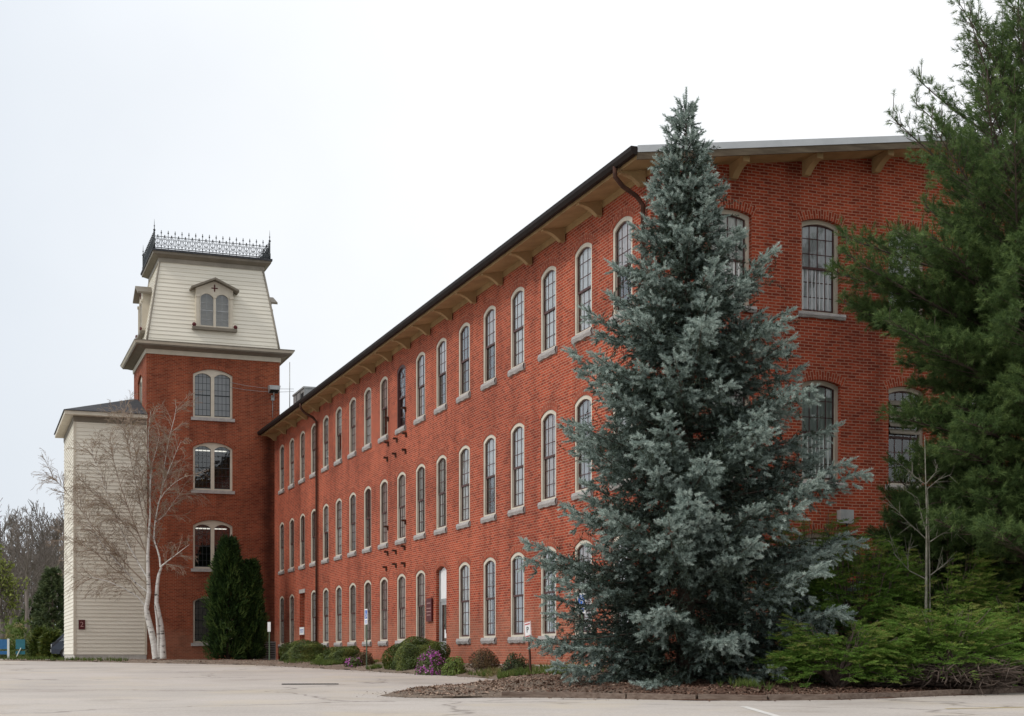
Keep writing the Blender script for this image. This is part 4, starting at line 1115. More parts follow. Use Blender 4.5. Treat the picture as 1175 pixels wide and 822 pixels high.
# ---- blue spruce
def spruce():
    Y = 28.2; x, y = ray(787, Y), Y; z = bed_z(x, y) - .05
    t = thing('blue_spruce', 'tall silvery blue spruce in front of the brick mill corner', 'tree', (x, y, z))
    H = zpx(121, Y) - z
    tr = MB(); tr.tube([(0, 0, 0), (.02, 0, H*.3), (.04, .0, H*.6), (.0, 0, H*.985)], [.20, .14, .075, .012], 10); tr.build('trunk', M['bark'], t)
    prof_d = np.array([0, .5, 1.2, 2.0, 3.0, 4.0, 5.2, 7.0, 8.6, 9.6, 10.4, 11.4]); prof_r = np.array([.06, .26, .48, .74, 1.12, 1.82, 2.38, 2.95, 3.3, 3.4, 3.05, 2.3])
    br = MB(); SP, SD, SL, ST = [], [], [], []; IP, ID = [], []
    zz = .30
    while zz < H - .25:
        d = H - zz; rad = np.interp(d, prof_d, prof_r)
        nb = 4 if d < 1.2 else (6 if d < 4 else 8)
        az0 = rng.uniform(0, 6.28)
        for i in range(nb):
            az = az0 + 6.283*i/nb + rng.normal(0, .22)
            hx = math.cos(az)
            Lb = rad*rng.uniform(.68, 1.05)
            if hx > .45 and 1.0 < zz < 3.6: Lb *= 1.02       # long low limbs on the right
            if hx < -.3 and zz < 4.2: Lb *= .90
            if rng.random() < .05: Lb *= 1.08
            el = np.interp(d, [0, 1.0, 3, 6, 10], [1.1, .65, .28, .05, -.14]) + rng.normal(0, .10)
            dirv = np.array([math.cos(az)*math.cos(el), math.sin(az)*math.cos(el), math.sin(el)])
            pts = curve_pts((0, 0, zz + rng.uniform(-.12, .12)), dirv, Lb, 6, .45 if d > 2.5 else .2, .03)
            br.tube(pts, [max(.006, .03*(1 - j/7)*min(1, Lb/2)) for j in range(7)], 4, cap=False)
            pts = np.array(pts)
            s = max(.10, Lb*.14)
            while s < Lb:
                f = s/Lb*6; j = min(int(f), 5); q = pts[j] + (pts[j+1] - pts[j])*(f - j); ax_ = unit(pts[j+1] - pts[j])
                hor = unit(np.cross(ax_, [0, 0, 1])); rem = Lb - s
                for sgn in (-1, 1):
                    ls = min(.60, .15 + .36*rem**.8)*rng.uniform(.6, 1.15)
                    dd = unit(ax_*.72 + hor*sgn*rng.uniform(.25, .80) + np.array([0, 0, rng.choice([-.75, -.45, -.2, 0, .15])]))
                    m = max(1, int(ls/.150)); sd2 = unit(np.cross(dd, [0, 0, 1]))
                    for kk in range(m):
                        sp = (kk + rng.uniform(.2, .8))*ls/m
                        b0 = q + dd*sp + np.array([0, 0, -.14*(sp/.6)**2]); fr_ = (s + sp)/(Lb + .2)
                        for s2 in (-1, 1):
                            if rng.random() < .85:
                                SP.append(b0); SD.append(dd*.75 + sd2*s2*.62 + np.array([0, 0, rng.uniform(-.25, .40)])); SL.append(rng.uniform(.11, .18)); ST.append(fr_)
                        if rng.random() < .55:
                            SP.append(b0); SD.append(dd*.5 + np.array([0, 0, rng.choice([-.9, -.5, .7])])); SL.append(rng.uniform(.10, .16)); ST.append(fr_)
                    SP.append(q + dd*ls*.85 + np.array([0, 0, -.14*(ls/.6)**2])); SD.append(dd + np.array([0, 0, .15])); SL.append(rng.uniform(.13, .18)); ST.append(min(1, (s + ls)/Lb + .1))
                if s < .85*Lb and d > 1.0:
                    for _ in range(7):
                        IP.append(q + rng.normal(0, .16, 3)); ID.append(rng.normal(0, 1, 3) + ax_*.6 + [0, 0, -.4])
                s += .150 if d > 2 else .13
            for q in (0, .1, .2):
                SP.append(pts[-1] - unit(pts[-1] - pts[-2])*q); SD.append(unit(pts[-1] - pts[-2]) + rng.normal(0, .25 if q else .05, 3)); SL.append(.2); ST.append(1.0)
        zz += np.interp(d, [0, 2, 6, 11], [.17, .28, .38, .42])
    for dx, dh, l in ((0, 0, .55), (.13, -.22, .4), (-.09, -.16, .4), (.05, -.1, .42), (-.2, -.55, .3), (.22, -.6, .3)):     # leaders
        for q in np.arange(0, l, .09):
            SP.append(np.array([dx, rng.uniform(-.05, .05), H + dh - .35 + q])); SD.append(np.array([0.02, 0, 1.0])); SL.append(.13); ST.append(.9)
    br.build('branches', M['bark'], t)
    SP, SD, SL, ST = np.array(SP), np.array(SD), np.array(SL), np.array(ST)
    tip_shade = np.clip(.05 + .80*ST**1.9 + rng.normal(0, .12, len(ST)), 0, 1)  # silvery young tips, plus shade between boughs painted into the inner shoots
    V, tt = brush(SP, SD, SL, 36, .052, 1.05, .0150, tip_shade, s0=.02, jit=.18)
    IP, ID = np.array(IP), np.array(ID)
    V3, tt3 = brush(IP, ID, np.full(len(IP), .22), 12, .06, .8, .022, rng.uniform(0, .14, len(IP)))  # inner fill tinted dark, the crown's inner shade put into its colour
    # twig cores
    V2, tt2 = brush(SP, SD, SL*.3, 4, SL*1.0, .12, .02, tip_shade*.7)
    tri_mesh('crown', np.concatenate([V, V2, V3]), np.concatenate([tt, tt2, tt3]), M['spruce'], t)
    # brown inner dead twigs and mulch skirt stay with the bed
    return len(SP)
NSP = spruce()

# ---- white pines
def pine(name, label, x, y, H, R0, zmin, seed, ntuft=1.0, tuft=(.13, .11), tn=28, left=None):
    global rng
    z = bed_z(x, y) - .05
    t = thing(name, label, 'tree', (x, y, z))
    tr = MB(); tr.tube([(0, 0, 0), (.03, 0, H*.4), (0, .04, H*.75), (0, 0, H)], [.26*H/14, .18*H/14, .09*H/14, .012], 10); tr.build('trunk', M['bark'], t)
    br = MB(); SP, SD, ST = [], [], []
    zz = zmin
    while zz < H - .2:
        d = (H - zz)/H
        rad = R0*np.interp(d, [0, .08, .2, .35, .52, .62, .72, .85, 1], [.10, .46, .80, .98, 1.06, .84, .76, .86, .8])
        nb = 9 if d > .36 else (6 if d > .16 else 4)
        az0 = rng.uniform(0, 6.28)
        for i in range(nb):
            az = az0 + 6.283*i/nb + rng.normal(0, .25); Lb = rad*rng.uniform(.62, 1.08)
            el = np.interp(d, [0, .2, .42, .6, 1], [1.05, .85, .50, .12, -.08]) + rng.normal(0, .09)
            dirv = np.array([math.cos(az)*math.cos(el), math.sin(az)*math.cos(el), math.sin(el)])
            pts = curve_pts((0, 0, zz), dirv, Lb, 7, .35 if d < .4 else .18, .045)
            br.tube(pts, [max(.008, .045*(1 - j/8)*min(1, Lb/3)) for j in range(8)], 5, cap=False)
            pts = np.array(pts); s = Lb*.16
            while s < Lb:
                f = s/Lb*7; j = min(int(f), 6); q = pts[j] + (pts[j+1] - pts[j])*(f - j); ax_ = unit(pts[j+1] - pts[j]); hor = unit(np.cross(ax_, [0, 0, 1]))
                rem = Lb - s
                for sgn in (-1, 1):
                    ls = min(1.3, .22 + .45*rem)*rng.uniform(.6, 1.1)
                    dd = unit(ax_*.8 + hor*sgn*.75 + np.array([0, 0, rng.uniform(-.05, .35)]))
                    br.tube([q, q + dd*ls*.95], [.010, .004], 3, cap=False)
                    m = max(2, int(ls/(.105 if d > .36 else .20)*ntuft))
                    for kk in range(m):
                        sp = ls*(.25 + .75*(kk + .6)/m); b0 = q + dd*sp
                        for _ in range(3 if d > .42 else 2):
                            o = rng.normal(0, 1, 3)
                            dd2 = unit(dd*.7 + o*.45 + np.array([0, 0, .30])); l2 = rng.uniform(.05, .22)
                            SP.append(b0 + dd2*l2*.6); SD.append(dd2); ST.append(rng.uniform(.2, .75) + .25*(sp/ls - .5))
                s += (.21 if d > .36 else .26)/max(.6, ntuft)
            SP.append(pts[-1]); SD.append(unit(pts[-1] - pts[-2]) + np.array([0, 0, .3])); ST.append(.7)
            if d < .6:                    # upright leader shoots at the branch ends
                q = pts[-1]; l = rng.uniform(.2, .5); br.tube([q, q + np.array([.02, 0, l])], [.009, .006], 4, cap=False)
                SP.append(q + np.array([.02, 0, l - .03])); SD.append(np.array([0, 0, 1.0])); ST.append(.5)
        zz += np.interp(d, [0, .3, 1], [.30, .42, .50])*H/14 if H > 8 else .26
    br.build('branches', M['bark'], t)
    SP, SD, ST = np.array(SP), np.array(SD), np.clip(np.array(ST), 0, 1)
    V, tt = brush(SP, SD, np.full(len(SP), tuft[0]), tn, tuft[1], .75, .0105, ST, jit=.45, droop=.12)
    tri_mesh('crown', V, tt, M['pine'], t)
    return len(SP)
NP1 = pine('white_pine', 'tall dark green pine filling the right edge before the brick gable', ray(1184, 29.3), 29.3, 13.2, 3.85, 2.5, 1)
NP2 = pine('white_pine', 'bright young pine under the tall pine, behind the junipers', ray(1108, 30.4), 30.4, 4.1, 2.1, .4, 2, 1.3, (.12, .11), 30)

# ---- junipers
def juniper(label, px, Y, rx, ry, h, nbr, bare=False, tintoff=0.0):
    """low spreading shrub: arching limbs in tiers, each ending in flat feathery plumes that nod outwards"""
    x, y = ray(px, Y), Y; z = bed_z(x, y) - .03
    t = thing('juniper_shrub', label, 'shrub', (x, y, z), 0, 'spreading junipers below the pine')
    st = MB(); SP, SD, SL, ST = [], [], [], []
    for i in range(nbr):
        az = rng.uniform(0, 6.283); u = min(1, max(0, (rng.integers(0, 5) + rng.normal(0, .10) + .12*math.sin(3*az + px))/4))
        rr_ = rng.uniform(.62, 1.08)*math.sqrt(max(.05, 1 - (.86*u)**2))
        end = np.array([rx*math.cos(az)*rr_, ry*math.sin(az)*rr_, h*(.08 + .90*u)*rng.uniform(.95, 1.05)])
        Lb = np.linalg.norm(end)
        pts = [end*f + np.array([0, 0, .30*Lb*math.sin(f*3.0)*(1 - u*.8)]) + (rng.normal(0, .03, 3) if f else 0) for f in np.linspace(0, 1, 7)]
        st.tube(pts, [max(.005, .025*(1 - k/7)) for k in range(7)], 4, cap=False)
        pts = np.array(pts); out = unit(np.array([math.cos(az), math.sin(az), 0.0])); lat = np.array([-out[1], out[0], 0])
        n = 12 if Lb < 1.3 else 15
        for k in range(n):
            f = 6*(.45 + .55*(k + rng.random())/n); j = min(int(f), 5); q = pts[j] + (pts[j+1] - pts[j])*(f - j)
            sg = rng.choice([-1, 1]); dd = unit(out*.85 + lat*sg*rng.uniform(.1, .95) + np.array([0, 0, rng.uniform(-.20, .48)])); l = rng.uniform(.22, .42)
            tn_ = np.clip(.25 + .30*rng.random() + .25*f/6 + .1*u, 0, .95)
            fl = unit(np.cross(dd, [0, 0, 1])); 
            SP.append(q); SD.append(dd); SL.append(l); ST.append(tn_)
            for s2 in (.25, .42, .58, .74, .88):
                for s3 in (-1, 1):
                    if rng.random() < .8:
                        SP.append(q + dd*l*s2 + np.array([0, 0, -.10*l*s2**2])); SD.append(dd*.8 + fl*s3*.62 + np.array([0, 0, rng.uniform(-.22, .18)])); SL.append(l*(.62 - .42*s2)); ST.append(min(1, tn_ + .05 + .12*s2))
    if bare:
        for i in range(75):
            az = rng.uniform(math.pi*1.02, math.pi*1.98); L0 = rng.uniform(.75, .98)
            p1 = np.array([rx*math.cos(az)*L0, ry*math.sin(az)*L0, rng.uniform(.04, .42)])
            pm = p1*.55 + np.array([rng.normal(0, .12), 0, rng.uniform(.02, .25)]); p0 = np.array([rng.normal(0, .5), 0, .08]); p15 = (pm + p1)/2 + rng.normal(0, .05, 3)
            st.tube([p0, pm, p15, p1, p1*1.05 + rng.normal(0, .10, 3)], [.028, .022, .016, .010, .004], 4, cap=False)
            for _ in range(3):
                st.tube([p15, p15 + rng.normal(0, .10, 3), p15 + rng.normal(0, .22, 3)*[1, 1, .5]], [.008, .006, .003], 3, cap=False)
    st.build('branches', M['dead'], t)
    SP, SD, SL, ST = map(np.array, (SP, SD, SL, ST))
    if bare:
        keep = ~((SP[:, 2] < .46) & (SP[:, 1] < -.05*ry) & (rng.random(len(SP)) < .93)); SP, SD, SL, ST = SP[keep], SD[keep], SL[keep], ST[keep]
    V, tt = brush(SP, SD, SL, 14, .034, .50, .0095, np.clip(ST + tintoff, 0, 1), jit=.4)
    tri_mesh('crown', V, tt, M['juniper'], t)
    return len(SP)
NJ = [juniper('low front juniper touching the spruce, its tips over the mulch', 962, 26.7, 1.35, .95, 1.20, 110),
      juniper('middle juniper behind the low front one, below the utility box', 985, 28.9, 1.5, 1.1, 2.8, 160, False, -.05),
      juniper('juniper with bare grey brown stems showing along the timber kerb', 1085, 27.0, 1.5, 1.0, 1.45, 125, True),
      juniper('taller juniper around the foot of the bare sapling', 1085, 28.9, 1.6, 1.1, 2.6, 160, False, .03),
      juniper('rightmost front juniper above the kerb at the picture edge', 1190, 28.1, 1.6, 1.0, 1.75, 120, True, .05),
      juniper('rear juniper under the young pine at right', 1185, 29.8, 1.6, 1.0, 3.1, 140, False, .0),
      juniper('small rear juniper showing between spruce and brick gable', 930, 30.2, 1.3, .8, 3.25, 150)]

# ---- generic bare tree
def bare_tree(mb, p, d, L, r, lev, nchild, spread, up, tips=None, minr=.004, gravity=0.0, ratio=(.45, .7)):
    n = 5 if lev > 1 else 3
    pts = curve_pts(p, d, L, n, up, .07)
    sides = 7 if r > .06 else (4 if r > .02 else 3)
    mb.tube(pts, [max(minr, r*(1 - .75*j/n)) for j in range(n + 1)], sides, cap=False)
    if tips is not None and lev <= 1: tips.extend(pts[1:])
    if lev <= 0: return
    P_ = np.array(pts)
    for i in range(nchild[0]):
        f = n*(.22 + .76*(i + rng.random())/nchild[0]); j = min(int(f), n - 1); q = P_[j] + (P_[j+1] - P_[j])*(f - j); a = unit(P_[j+1] - P_[j])
        side = unit(np.cross(a, rng.normal(0, 1, 3)))
        dd = unit(a*math.cos(spread) + side*math.sin(spread) + np.array([0, 0, gravity]))
        bare_tree(mb, q, dd, L*rng.uniform(*ratio)*(1.1 - .55*f/n), r*(1 - .75*f/n)*.6, lev - 1, nchild[1:], spread, up, tips, minr, gravity, ratio)

# ---- birch
def birch():
    Y = 67.5; x, y = ray(183, Y), Y; z = bed_z(x, y) - .05
    t = thing('birch_tree', 'bare white barked birch with twin trunks before the cream annex', 'tree', (x, y, z))
    W_ = lambda px, py, dy=0.0: np.array([ray(px, Y) - x, dy, zpx(py, Y) - z])
    limbs = [  # (points px,py), start radius, end radius, depth at the end
        ([(179, 756), (177, 740), (173.6, 724), (169, 706), (168, 698), (171, 680), (170, 660), (169.5, 637), (171, 612)], .20, .10, 0),
        ([(187, 756), (186, 735), (184, 716), (181, 702), (178.8, 691), (179.5, 672), (181, 660), (184, 651)], .19, .09, .2),
        ([(182, 757), (182.5, 735), (181, 712), (179, 695)], .12, .06, -.2),
        ([(184, 651), (191, 646), (204, 637), (220, 626)], .07, .02, -.5),
        ([(184, 651), (183, 640), (180, 630), (176, 619), (177, 600), (180, 582), (184, 566), (186, 548), (187, 533), (192, 502), (198, 479), (200, 465)], .08, .015, .4),
        ([(171, 612), (172, 590), (171.6, 566), (171.6, 541), (168.5, 518), (169, 495), (171, 470)], .09, .015, .3),
        ([(184, 566), (189, 553), (194, 543), (200, 531), (204.6, 522), (212, 508)], .05, .012, -.7),
        ([(181, 578), (190, 566), (203, 556), (218, 549)], .035, .01, -.9),
        ([(172, 566), (174, 545), (175.7, 533), (182, 516), (186, 500)], .04, .012, -.5),
        ([(168, 698), (159, 685), (145, 676), (128, 668), (112, 664), (101, 663)], .065, .012, -.8),
        ([(170, 680), (155, 668), (142, 652), (128, 637), (118, 624), (108, 608), (100, 590)], .065, .012, -.5),
        ([(170, 665), (158, 645), (146, 625), (134, 600), (122, 570), (108, 535), (100, 512)], .06, .012, .6),
        ([(169.5, 640), (160, 615), (150, 590), (140, 560), (132, 530), (126, 505)], .055, .012, -.3),
        ([(171, 612), (163, 590), (157, 565), (150, 535), (143, 505), (136, 480)], .05, .012, .5),
        ([(171, 600), (166, 575), (163, 550), (158, 520), (154, 492), (150, 470)], .045, .012, -.8),
        ([(170, 672), (152, 655), (130, 632), (108, 606), (88, 580), (70, 558), (58, 546)], .06, .01, .2),
        ([(169, 690), (150, 668), (126, 650), (104, 632), (84, 622), (68, 618)], .055, .01, .9),
        ([(172, 640), (150, 612), (126, 585), (104, 566), (84, 552)], .05, .01, 1.1),
        ([(178, 600), (188, 590), (196, 575), (205, 560)], .03, .01, .9)]
    tr, br = MB(), MB(); tips = []
    for li, (pp, r0, r1, de) in enumerate(limbs):
        n = len(pp); pts = [W_(px, py, de*(i/(n-1))**1.2) for i, (px, py) in enumerate(pp)]; r0, r1 = (r0*.85, r1*.62) if li < 3 else (r0*.62, r1*.5)
        rad = [r0 + (r1 - r0)*i/(n-1) for i in range(n)]
        (tr if li < 9 or li in (9, 10, 11, 18) else br).tube(pts, rad, 8 if r0 > .08 else 5, cap=False)
        if li < 3: continue
        P_ = np.array(pts); Ltot = np.linalg.norm(np.diff(P_, axis=0), axis=1).sum()
        left = li >= 9 and li < 18
        nt_ = int(Ltot*(8.5 if left else 8))
        for i in range(nt_):
            f = (n-1)*(.18 + .82*rng.random()); j = min(int(f), n-2); q = P_[j] + (P_[j+1]-P_[j])*(f-j); a = unit(P_[j+1]-P_[j])
            side = unit(np.cross(a, rng.normal(0, 1, 3)))
            dd = unit(a*.75 + side*.7 + np.array([-.1 if left else 0, 0, .05]))
            bare_tree(br, q, dd, rng.uniform(.45, 1.3), rng.uniform(.012, .020), 2, [5, 3], .55, -.40, tips, .0052, -.10, (.4, .65))
    tr.build('trunk', M['birch'], t); br.build('branches', M['twig'], t)
    tips = np.array(tips); k = rng.random(len(tips)) < .08; tips = tips[k]
    V, tt = brush(tips, rng.normal(0, 1, tips.shape) + [0, 0, -.6], np.full(len(tips), .05), 2, .06, .4, .018, rng.random(len(tips)))
    tri_mesh('catkins', V, tt, M['bud'], t)
birch()

# ---- arborvitae
def arborvitae(label, px, Y, top_py, hw_px, lean=0):
    x, y = ray(px, Y), Y; z = bed_z(x, y) - .05; H = zpx(top_py, Y) - z; R_ = hw_px/F*Y
    t = thing('arborvitae', label, 'shrub', (x, y, z), 0, 'arborvitae at the foot of the tower')
    tr = MB(); tr.tube([(0, 0, 0), (0, 0, H*.85)], [.1, .02], 7); tr.build('trunk', M['bark'], t)
    n = int(2300*H/5.5)
    zz = H*rng.random(n)**.85; prof = np.interp(zz/H, [0, .06, .3, .6, .85, 1], [.75, .92, 1.0, .80, .48, .05])
    az = rng.uniform(0, 6.283, n); lob = 1 + .13*np.sin(3*az + zz*1.7 + px) + .12*np.sin(5*az - zz*3.1) + .10*np.sin(zz*7.2 + az*2) + .08*np.sin(9*az + zz*4)
    rr_ = R_*prof*lob*rng.uniform(.72, 1.05, n)
    Pp = np.column_stack([rr_*np.cos(az), rr_*np.sin(az), zz]); D = np.column_stack([np.cos(az)*.7, np.sin(az)*.7, np.full(n, .75)]) + rng.normal(0, .25, (n, 3))
    V, tt = brush(Pp, D, np.full(n, .26), 16, .10, .5, .032, np.clip(.5 + 1.6*(lob - 1) + rng.normal(0, .16, n), 0, 1))
    Pi = Pp.copy(); Pi[:, :2] *= .6
    V2, tt2 = brush(Pi, D, np.full(n, .4), 5, .22, .6, .09, rng.uniform(0, .4, n))
    tri_mesh('crown', np.concatenate([V, V2]), np.concatenate([tt, tt2]), M['arbor'], t)
arborvitae('tall dense dark green arborvitae against the brick tower', 262, 69.5, 624, 24)
arborvitae('shorter arborvitae right of the tall one, by the condenser', 288, 69.8, 650, 14)

# ---- clipped hedges and small shrubs
def leaf_shrub(name, label, px, off, w_px, top_py, mat_, lsize, n, power=2.6, group=None, ry=.8, stems=False, flowers=None, rough=.10, twiggy=0, trim=1.0):
    x, y = strip_pt(px, off); z = bed_z(x, y) - .04; H = (zpx(top_py, y) - z); phi = ANG + math.atan((px - PX)/F); R_ = w_px/2/F*y/math.sqrt(math.sin(phi)**2 + (ry*math.cos(phi))**2)
    t = thing(name, label, 'shrub', (x, y, z), ANG + math.pi/2, group)
    d = unit(rng.normal(0, 1, (n, 3))); d[:, 2] = np.abs(d[:, 2])*1.0 - .12*rng.random(n)
    pw = power
    k = (np.abs(d[:, 0])**pw + np.abs(d[:, 1])**pw + np.abs(d[:, 2])**pw)**(-1/pw)
    S = d*k[:, None]
    nn = 1 + rough*(np.sin(S[:, 0]*5 + px)*np.sin(S[:, 1]*4.3 + 1) + .6*np.sin(S[:, 2]*9 + S[:, 0]*7))
    sc = nn*(1 - .32*rng.random(n)**2.0)
    h0 = .30 if stems else .0
    Pp = np.column_stack([S[:, 0]*R_*sc, S[:, 1]*R_*ry*sc, h0*H + (1 - h0)*H*np.clip(S[:, 2], -.1, 2)*sc*(1.0)])
    Nn = unit(unit(d) + rng.normal(0, .55, (n, 3)))
    tint = np.clip(.5 + .25*np.sin(S[:, 0]*6 + S[:, 1]*5) + rng.normal(0, .18, n), 0, 1)
    V, tt = leaves(Pp, Nn, lsize*rng.uniform(.7, 1.3, n), tint)
    tri_mesh('crown', V, tt, mat_, t)
    st = MB()
    for i in range(14 if stems or twiggy else 5):
        a = rng.uniform(0, 6.283); q = np.array([R_*.6*math.cos(a), R_*.6*ry*math.sin(a), H*rng.uniform(.45, .85)])
        st.tube([np.array([.05*math.cos(a), .05*math.sin(a), 0]), q*.5 + np.array([0, 0, .05]), q], [.022, .015, .008], 4, cap=False)
    if twiggy:
        for i in range(twiggy):
            dd = unit(rng.normal(0, 1, 3)); dd[2] = abs(dd[2]); q = np.array([dd[0]*R_, dd[1]*R_*ry, h0*H + (1-h0)*H*dd[2]])*rng.uniform(.8, 1.08)
            st.tube([q*.35 + np.array([0, 0, .1]), q*.7 + rng.normal(0, .02, 3), q], [.008, .006, .004], 3, cap=False)
    st.build('stems', M['dead'], t)
    if flowers:
        nf, side = flowers
        dF = unit(rng.normal(0, 1, (nf, 3)) + np.array([side, 0, .3])*.7); dF[:, 2] = np.abs(dF[:, 2])
        Pf = np.column_stack([dF[:, 0]*R_*1.02, dF[:, 1]*R_*ry*1.02, dF[:, 2]*H*1.0])*rng.uniform(.88, 1.05, (nf, 1))
        a, tt1 = [], []
        for c in range(5):
            P2 = Pf + rng.normal(0, .03, Pf.shape)
            V, tt = leaves(P2, unit(dF + rng.normal(0, .5, dF.shape)), np.full(nf, .07), np.clip(rng.normal(.5, .28, nf), 0, 1)); a.append(V); tt1.append(tt)
        tag(tri_mesh('flowers', np.concatenate(a), np.concatenate(tt1), M['azalea_flower'], t), kind='stuff')
    return t
HG = 'clipped hedges along the mill'
leaf_shrub('boxwood_hedge', 'low clipped green hedge nearest the tower and condenser', 349, 1.15, 50, 737, M['box'], .055, 24000, 3.4, HG, .62)
leaf_shrub('boxwood_hedge', 'clipped green hedge with the small azalea at its right', 394, 1.4, 44, 743, M['box'], .052, 21000, 3.2, HG, .62)
leaf_shrub('boxwood_hedge', 'large rounded clipped hedge beside the arched glass door', 479, 1.4, 66, 735, M['box'], .048, 36000, 3.2, HG, .62)
leaf_shrub('azalea_bush', 'small azalea with purple flowers before the second hedge', 406, 2.05, 20, 755, M['azalea_leaf'], .06, 900, 2.0, 'azaleas', .8, flowers=(50, .6))
leaf_shrub('azalea_bush', 'wide purple flowering azalea before the large rounded hedge', 494, 2.1, 33, 745, M['azalea_leaf'], .06, 2000, 2.0, 'azaleas', .6, flowers=(120, .2))
leaf_shrub('leafy_shrub', 'small pale green shrub between the first two hedges', 368, 2.05, 17, 751, M['lime'], .07, 900, 2.0, None, .8)
leaf_shrub('leafy_shrub', 'brownish twiggy shrub behind the disabled parking sign post', 418, 1.6, 24, 748, M['barberry'], .06, 1500, 2.2, None, .8, twiggy=80)
leaf_shrub('leafy_shrub', 'loose yellow green shrub right of the flowering azalea', 521, 1.75, 30, 754, M['lime'], .07, 1500, 2.0, None, .7, twiggy=40)
leaf_shrub('barberry_bush', 'round brown barberry on short bare stems by the wall', 555.5, 1.35, 36, 745, M['barberry'], .042, 2600, 2.0, None, .85, stems=True, twiggy=160)
leaf_shrub('holly_bush', 'small dark green shrub left of the leaning sign post', 591, 1.35, 31, 751, M['darkleaf'], .05, 2600, 2.1, None, .85, twiggy=90, rough=.16)

# ---- bare sapling among the junipers
def sapling():
    Y = 28.0; x, y = ray(1066, Y), Y; z = bed_z(x, y)
    t = thing('bare_sapling', 'leafless lichen grey sapling with two stems among the junipers', 'tree', (x, y, z))
    W_ = lambda px, py, dy=0.0: np.array([ray(px, Y) - x, dy, zpx(py, Y) - z])
    s, b = MB(), MB()
    s.tube([W_(1062.5, 775), W_(1062.5, 700), W_(1063, 640), W_(1063.5, 590), W_(1062, 545), W_(1061, 500)], [.030, .027, .022, .017, .010, .004], 7)
    s.tube([W_(1068, 775, .05), W_(1068, 700, .06), W_(1067.5, 650, .06), W_(1067, 600, .08), W_(1066, 560, .1)], [.022, .019, .016, .010, .004], 6)
    for pp in ([(1063, 665), (1045, 655), (1030, 636), (1017, 612)], [(1063, 610), (1058, 590), (1051, 571)], [(1062, 556), (1072, 543), (1075, 533)], [(1063, 562), (1078, 550), (1090, 545)], [(1062, 556), (1050, 548), (1040, 538)],
               [(1067, 610), (1078, 600), (1092, 588)], [(1067, 622), (1082, 612), (1100, 611)], [(1064, 620), (1052, 608), (1040, 600), (1024, 578)], [(1068, 660), (1080, 650), (1096, 640)], [(1042, 652), (1041, 640), (1041, 628)]):
        n = len(pp); pts = [W_(px, py, rng.uniform(-.1, .1)*i) for i, (px, py) in enumerate(pp)]
        b.tube(pts, [.011 - .008*i/(n-1) for i in range(n)], 4, cap=False)
        P_ = np.array(pts)
        for i in range(12):
            f = (n-1)*rng.uniform(.15, .98); j = min(int(f), n-2); q = P_[j] + (P_[j+1]-P_[j])*(f-j)
            dd = unit(P_[j+1]-P_[j])*.7 + rng.normal(0, .5, 3); b.tube([q, q + dd*rng.uniform(.08, .34)], [.005, .0025], 3, cap=False)
    s.build('trunk', M['lichen'], t); b.build('branches', M['lichen'], t)
sapling()

# ---- trees and shrubs far left
def far_bare(label, px, Y, H, mat_, spring=False, lev=3):
    x = ray(px, Y); z = lotz(Y) - .05
    t = thing('bare_tree', label, 'tree', (x, Y, z), 0, 'leafless trees beyond the lot')
    b, tr, tips = MB(), MB(), []
    tr.tube([(0, 0, 0), (.1, 0, H*.25), (.0, 0, H*.5)], [.22, .17, .10], 7); tr.build('trunk', mat_, t)
    bare_tree(b, (0, 0, H*.12), (.02, 0, 1), H*.80, .16, lev, [15, 9, 6], .62, .12, tips, .016, .10, (.34, .58))
    b.build('branches', mat_, t)
    if spring:
        tips = np.array(tips); tips = tips[rng.random(len(tips)) < .6]
        V, tt = leaves(tips + rng.normal(0, .1, tips.shape), unit(rng.normal(0, 1, tips.shape)), np.full(len(tips), .24), rng.random(len(tips)))
        tri_mesh('young_leaves', V, tt, M['spring'], t)
far_bare('leafless grey tree at the left picture edge, tallest there', -14, 118, 11.5, M['fartwig'])
far_bare('leafless tree with a thick dark trunk left of the annex', 30, 108, 9.8, M['fartwig'])
far_bare('leafless brownish tree leaning close to the annex corner', 58, 116, 11.0, M['bark_grey'])
far_bare('leafless tree behind the yellow green one', 12, 128, 11.8, M['fartwig'])
far_bare('low tree in yellow green spring leaf at the left edge', 2, 102, 6.6, M['fartwig'], True)
far_bare('leafless tree between the evergreen and the thick dark trunk', 44, 124, 11.6, M['fartwig'])
def far_green(name, label, px, Y, top_py, w_px, mat_, cone=True, n=1500):
    x = ray(px, Y); z = lotz(Y) - .05; H = zpx(top_py, Y) - z; R_ = w_px/2/F*Y
    t = thing(name, label, 'tree' if cone else 'shrub', (x, Y, z))
    if cone:
        tr = MB(); tr.tube([(0, 0, 0), (0, 0, H*.9)], [.16, .03], 7); tr.build('trunk', M['bark'], t)
    zz = H*rng.random(n); u = zz/H
    prof = np.interp(u, [0, .1, .4, .7, 1], [.8, 1, .95, .6, .1]) if cone else np.sqrt(np.clip(1 - (u*1.0)**2.2, 0, 1))
    az = rng.uniform(0, 6.283, n); lob = 1 + .25*np.sin(3*az + u*9 + px) + .18*np.sin(5*az - u*17)
    rr_ = R_*prof*lob*rng.uniform(.55, 1.05, n)
    Pp = np.column_stack([rr_*np.cos(az), rr_*np.sin(az), zz]); D = np.column_stack([np.cos(az), np.sin(az), np.full(n, .25)]) + rng.normal(0, .3, (n, 3))
    V, tt = brush(Pp, D, np.full(n, .35), 12, .26, .7, .10, rng.uniform(.1, .9, n))
    tri_mesh('crown', V, tt, mat_, t)
far_green('evergreen_tree', 'dark green evergreen beside the annex, behind the round shrubs', 60, 98, 655, 40, M['fargreen'], True, 1000)
far_green('evergreen_tree', 'lower dark evergreen left of the round shrubs', 40, 112, 690, 36, M['fargreen'], True, 900)
far_green('round_shrub', 'round green shrub at the end of the lot, left one', 49, 92, 724, 15, M['box'], False, 700)
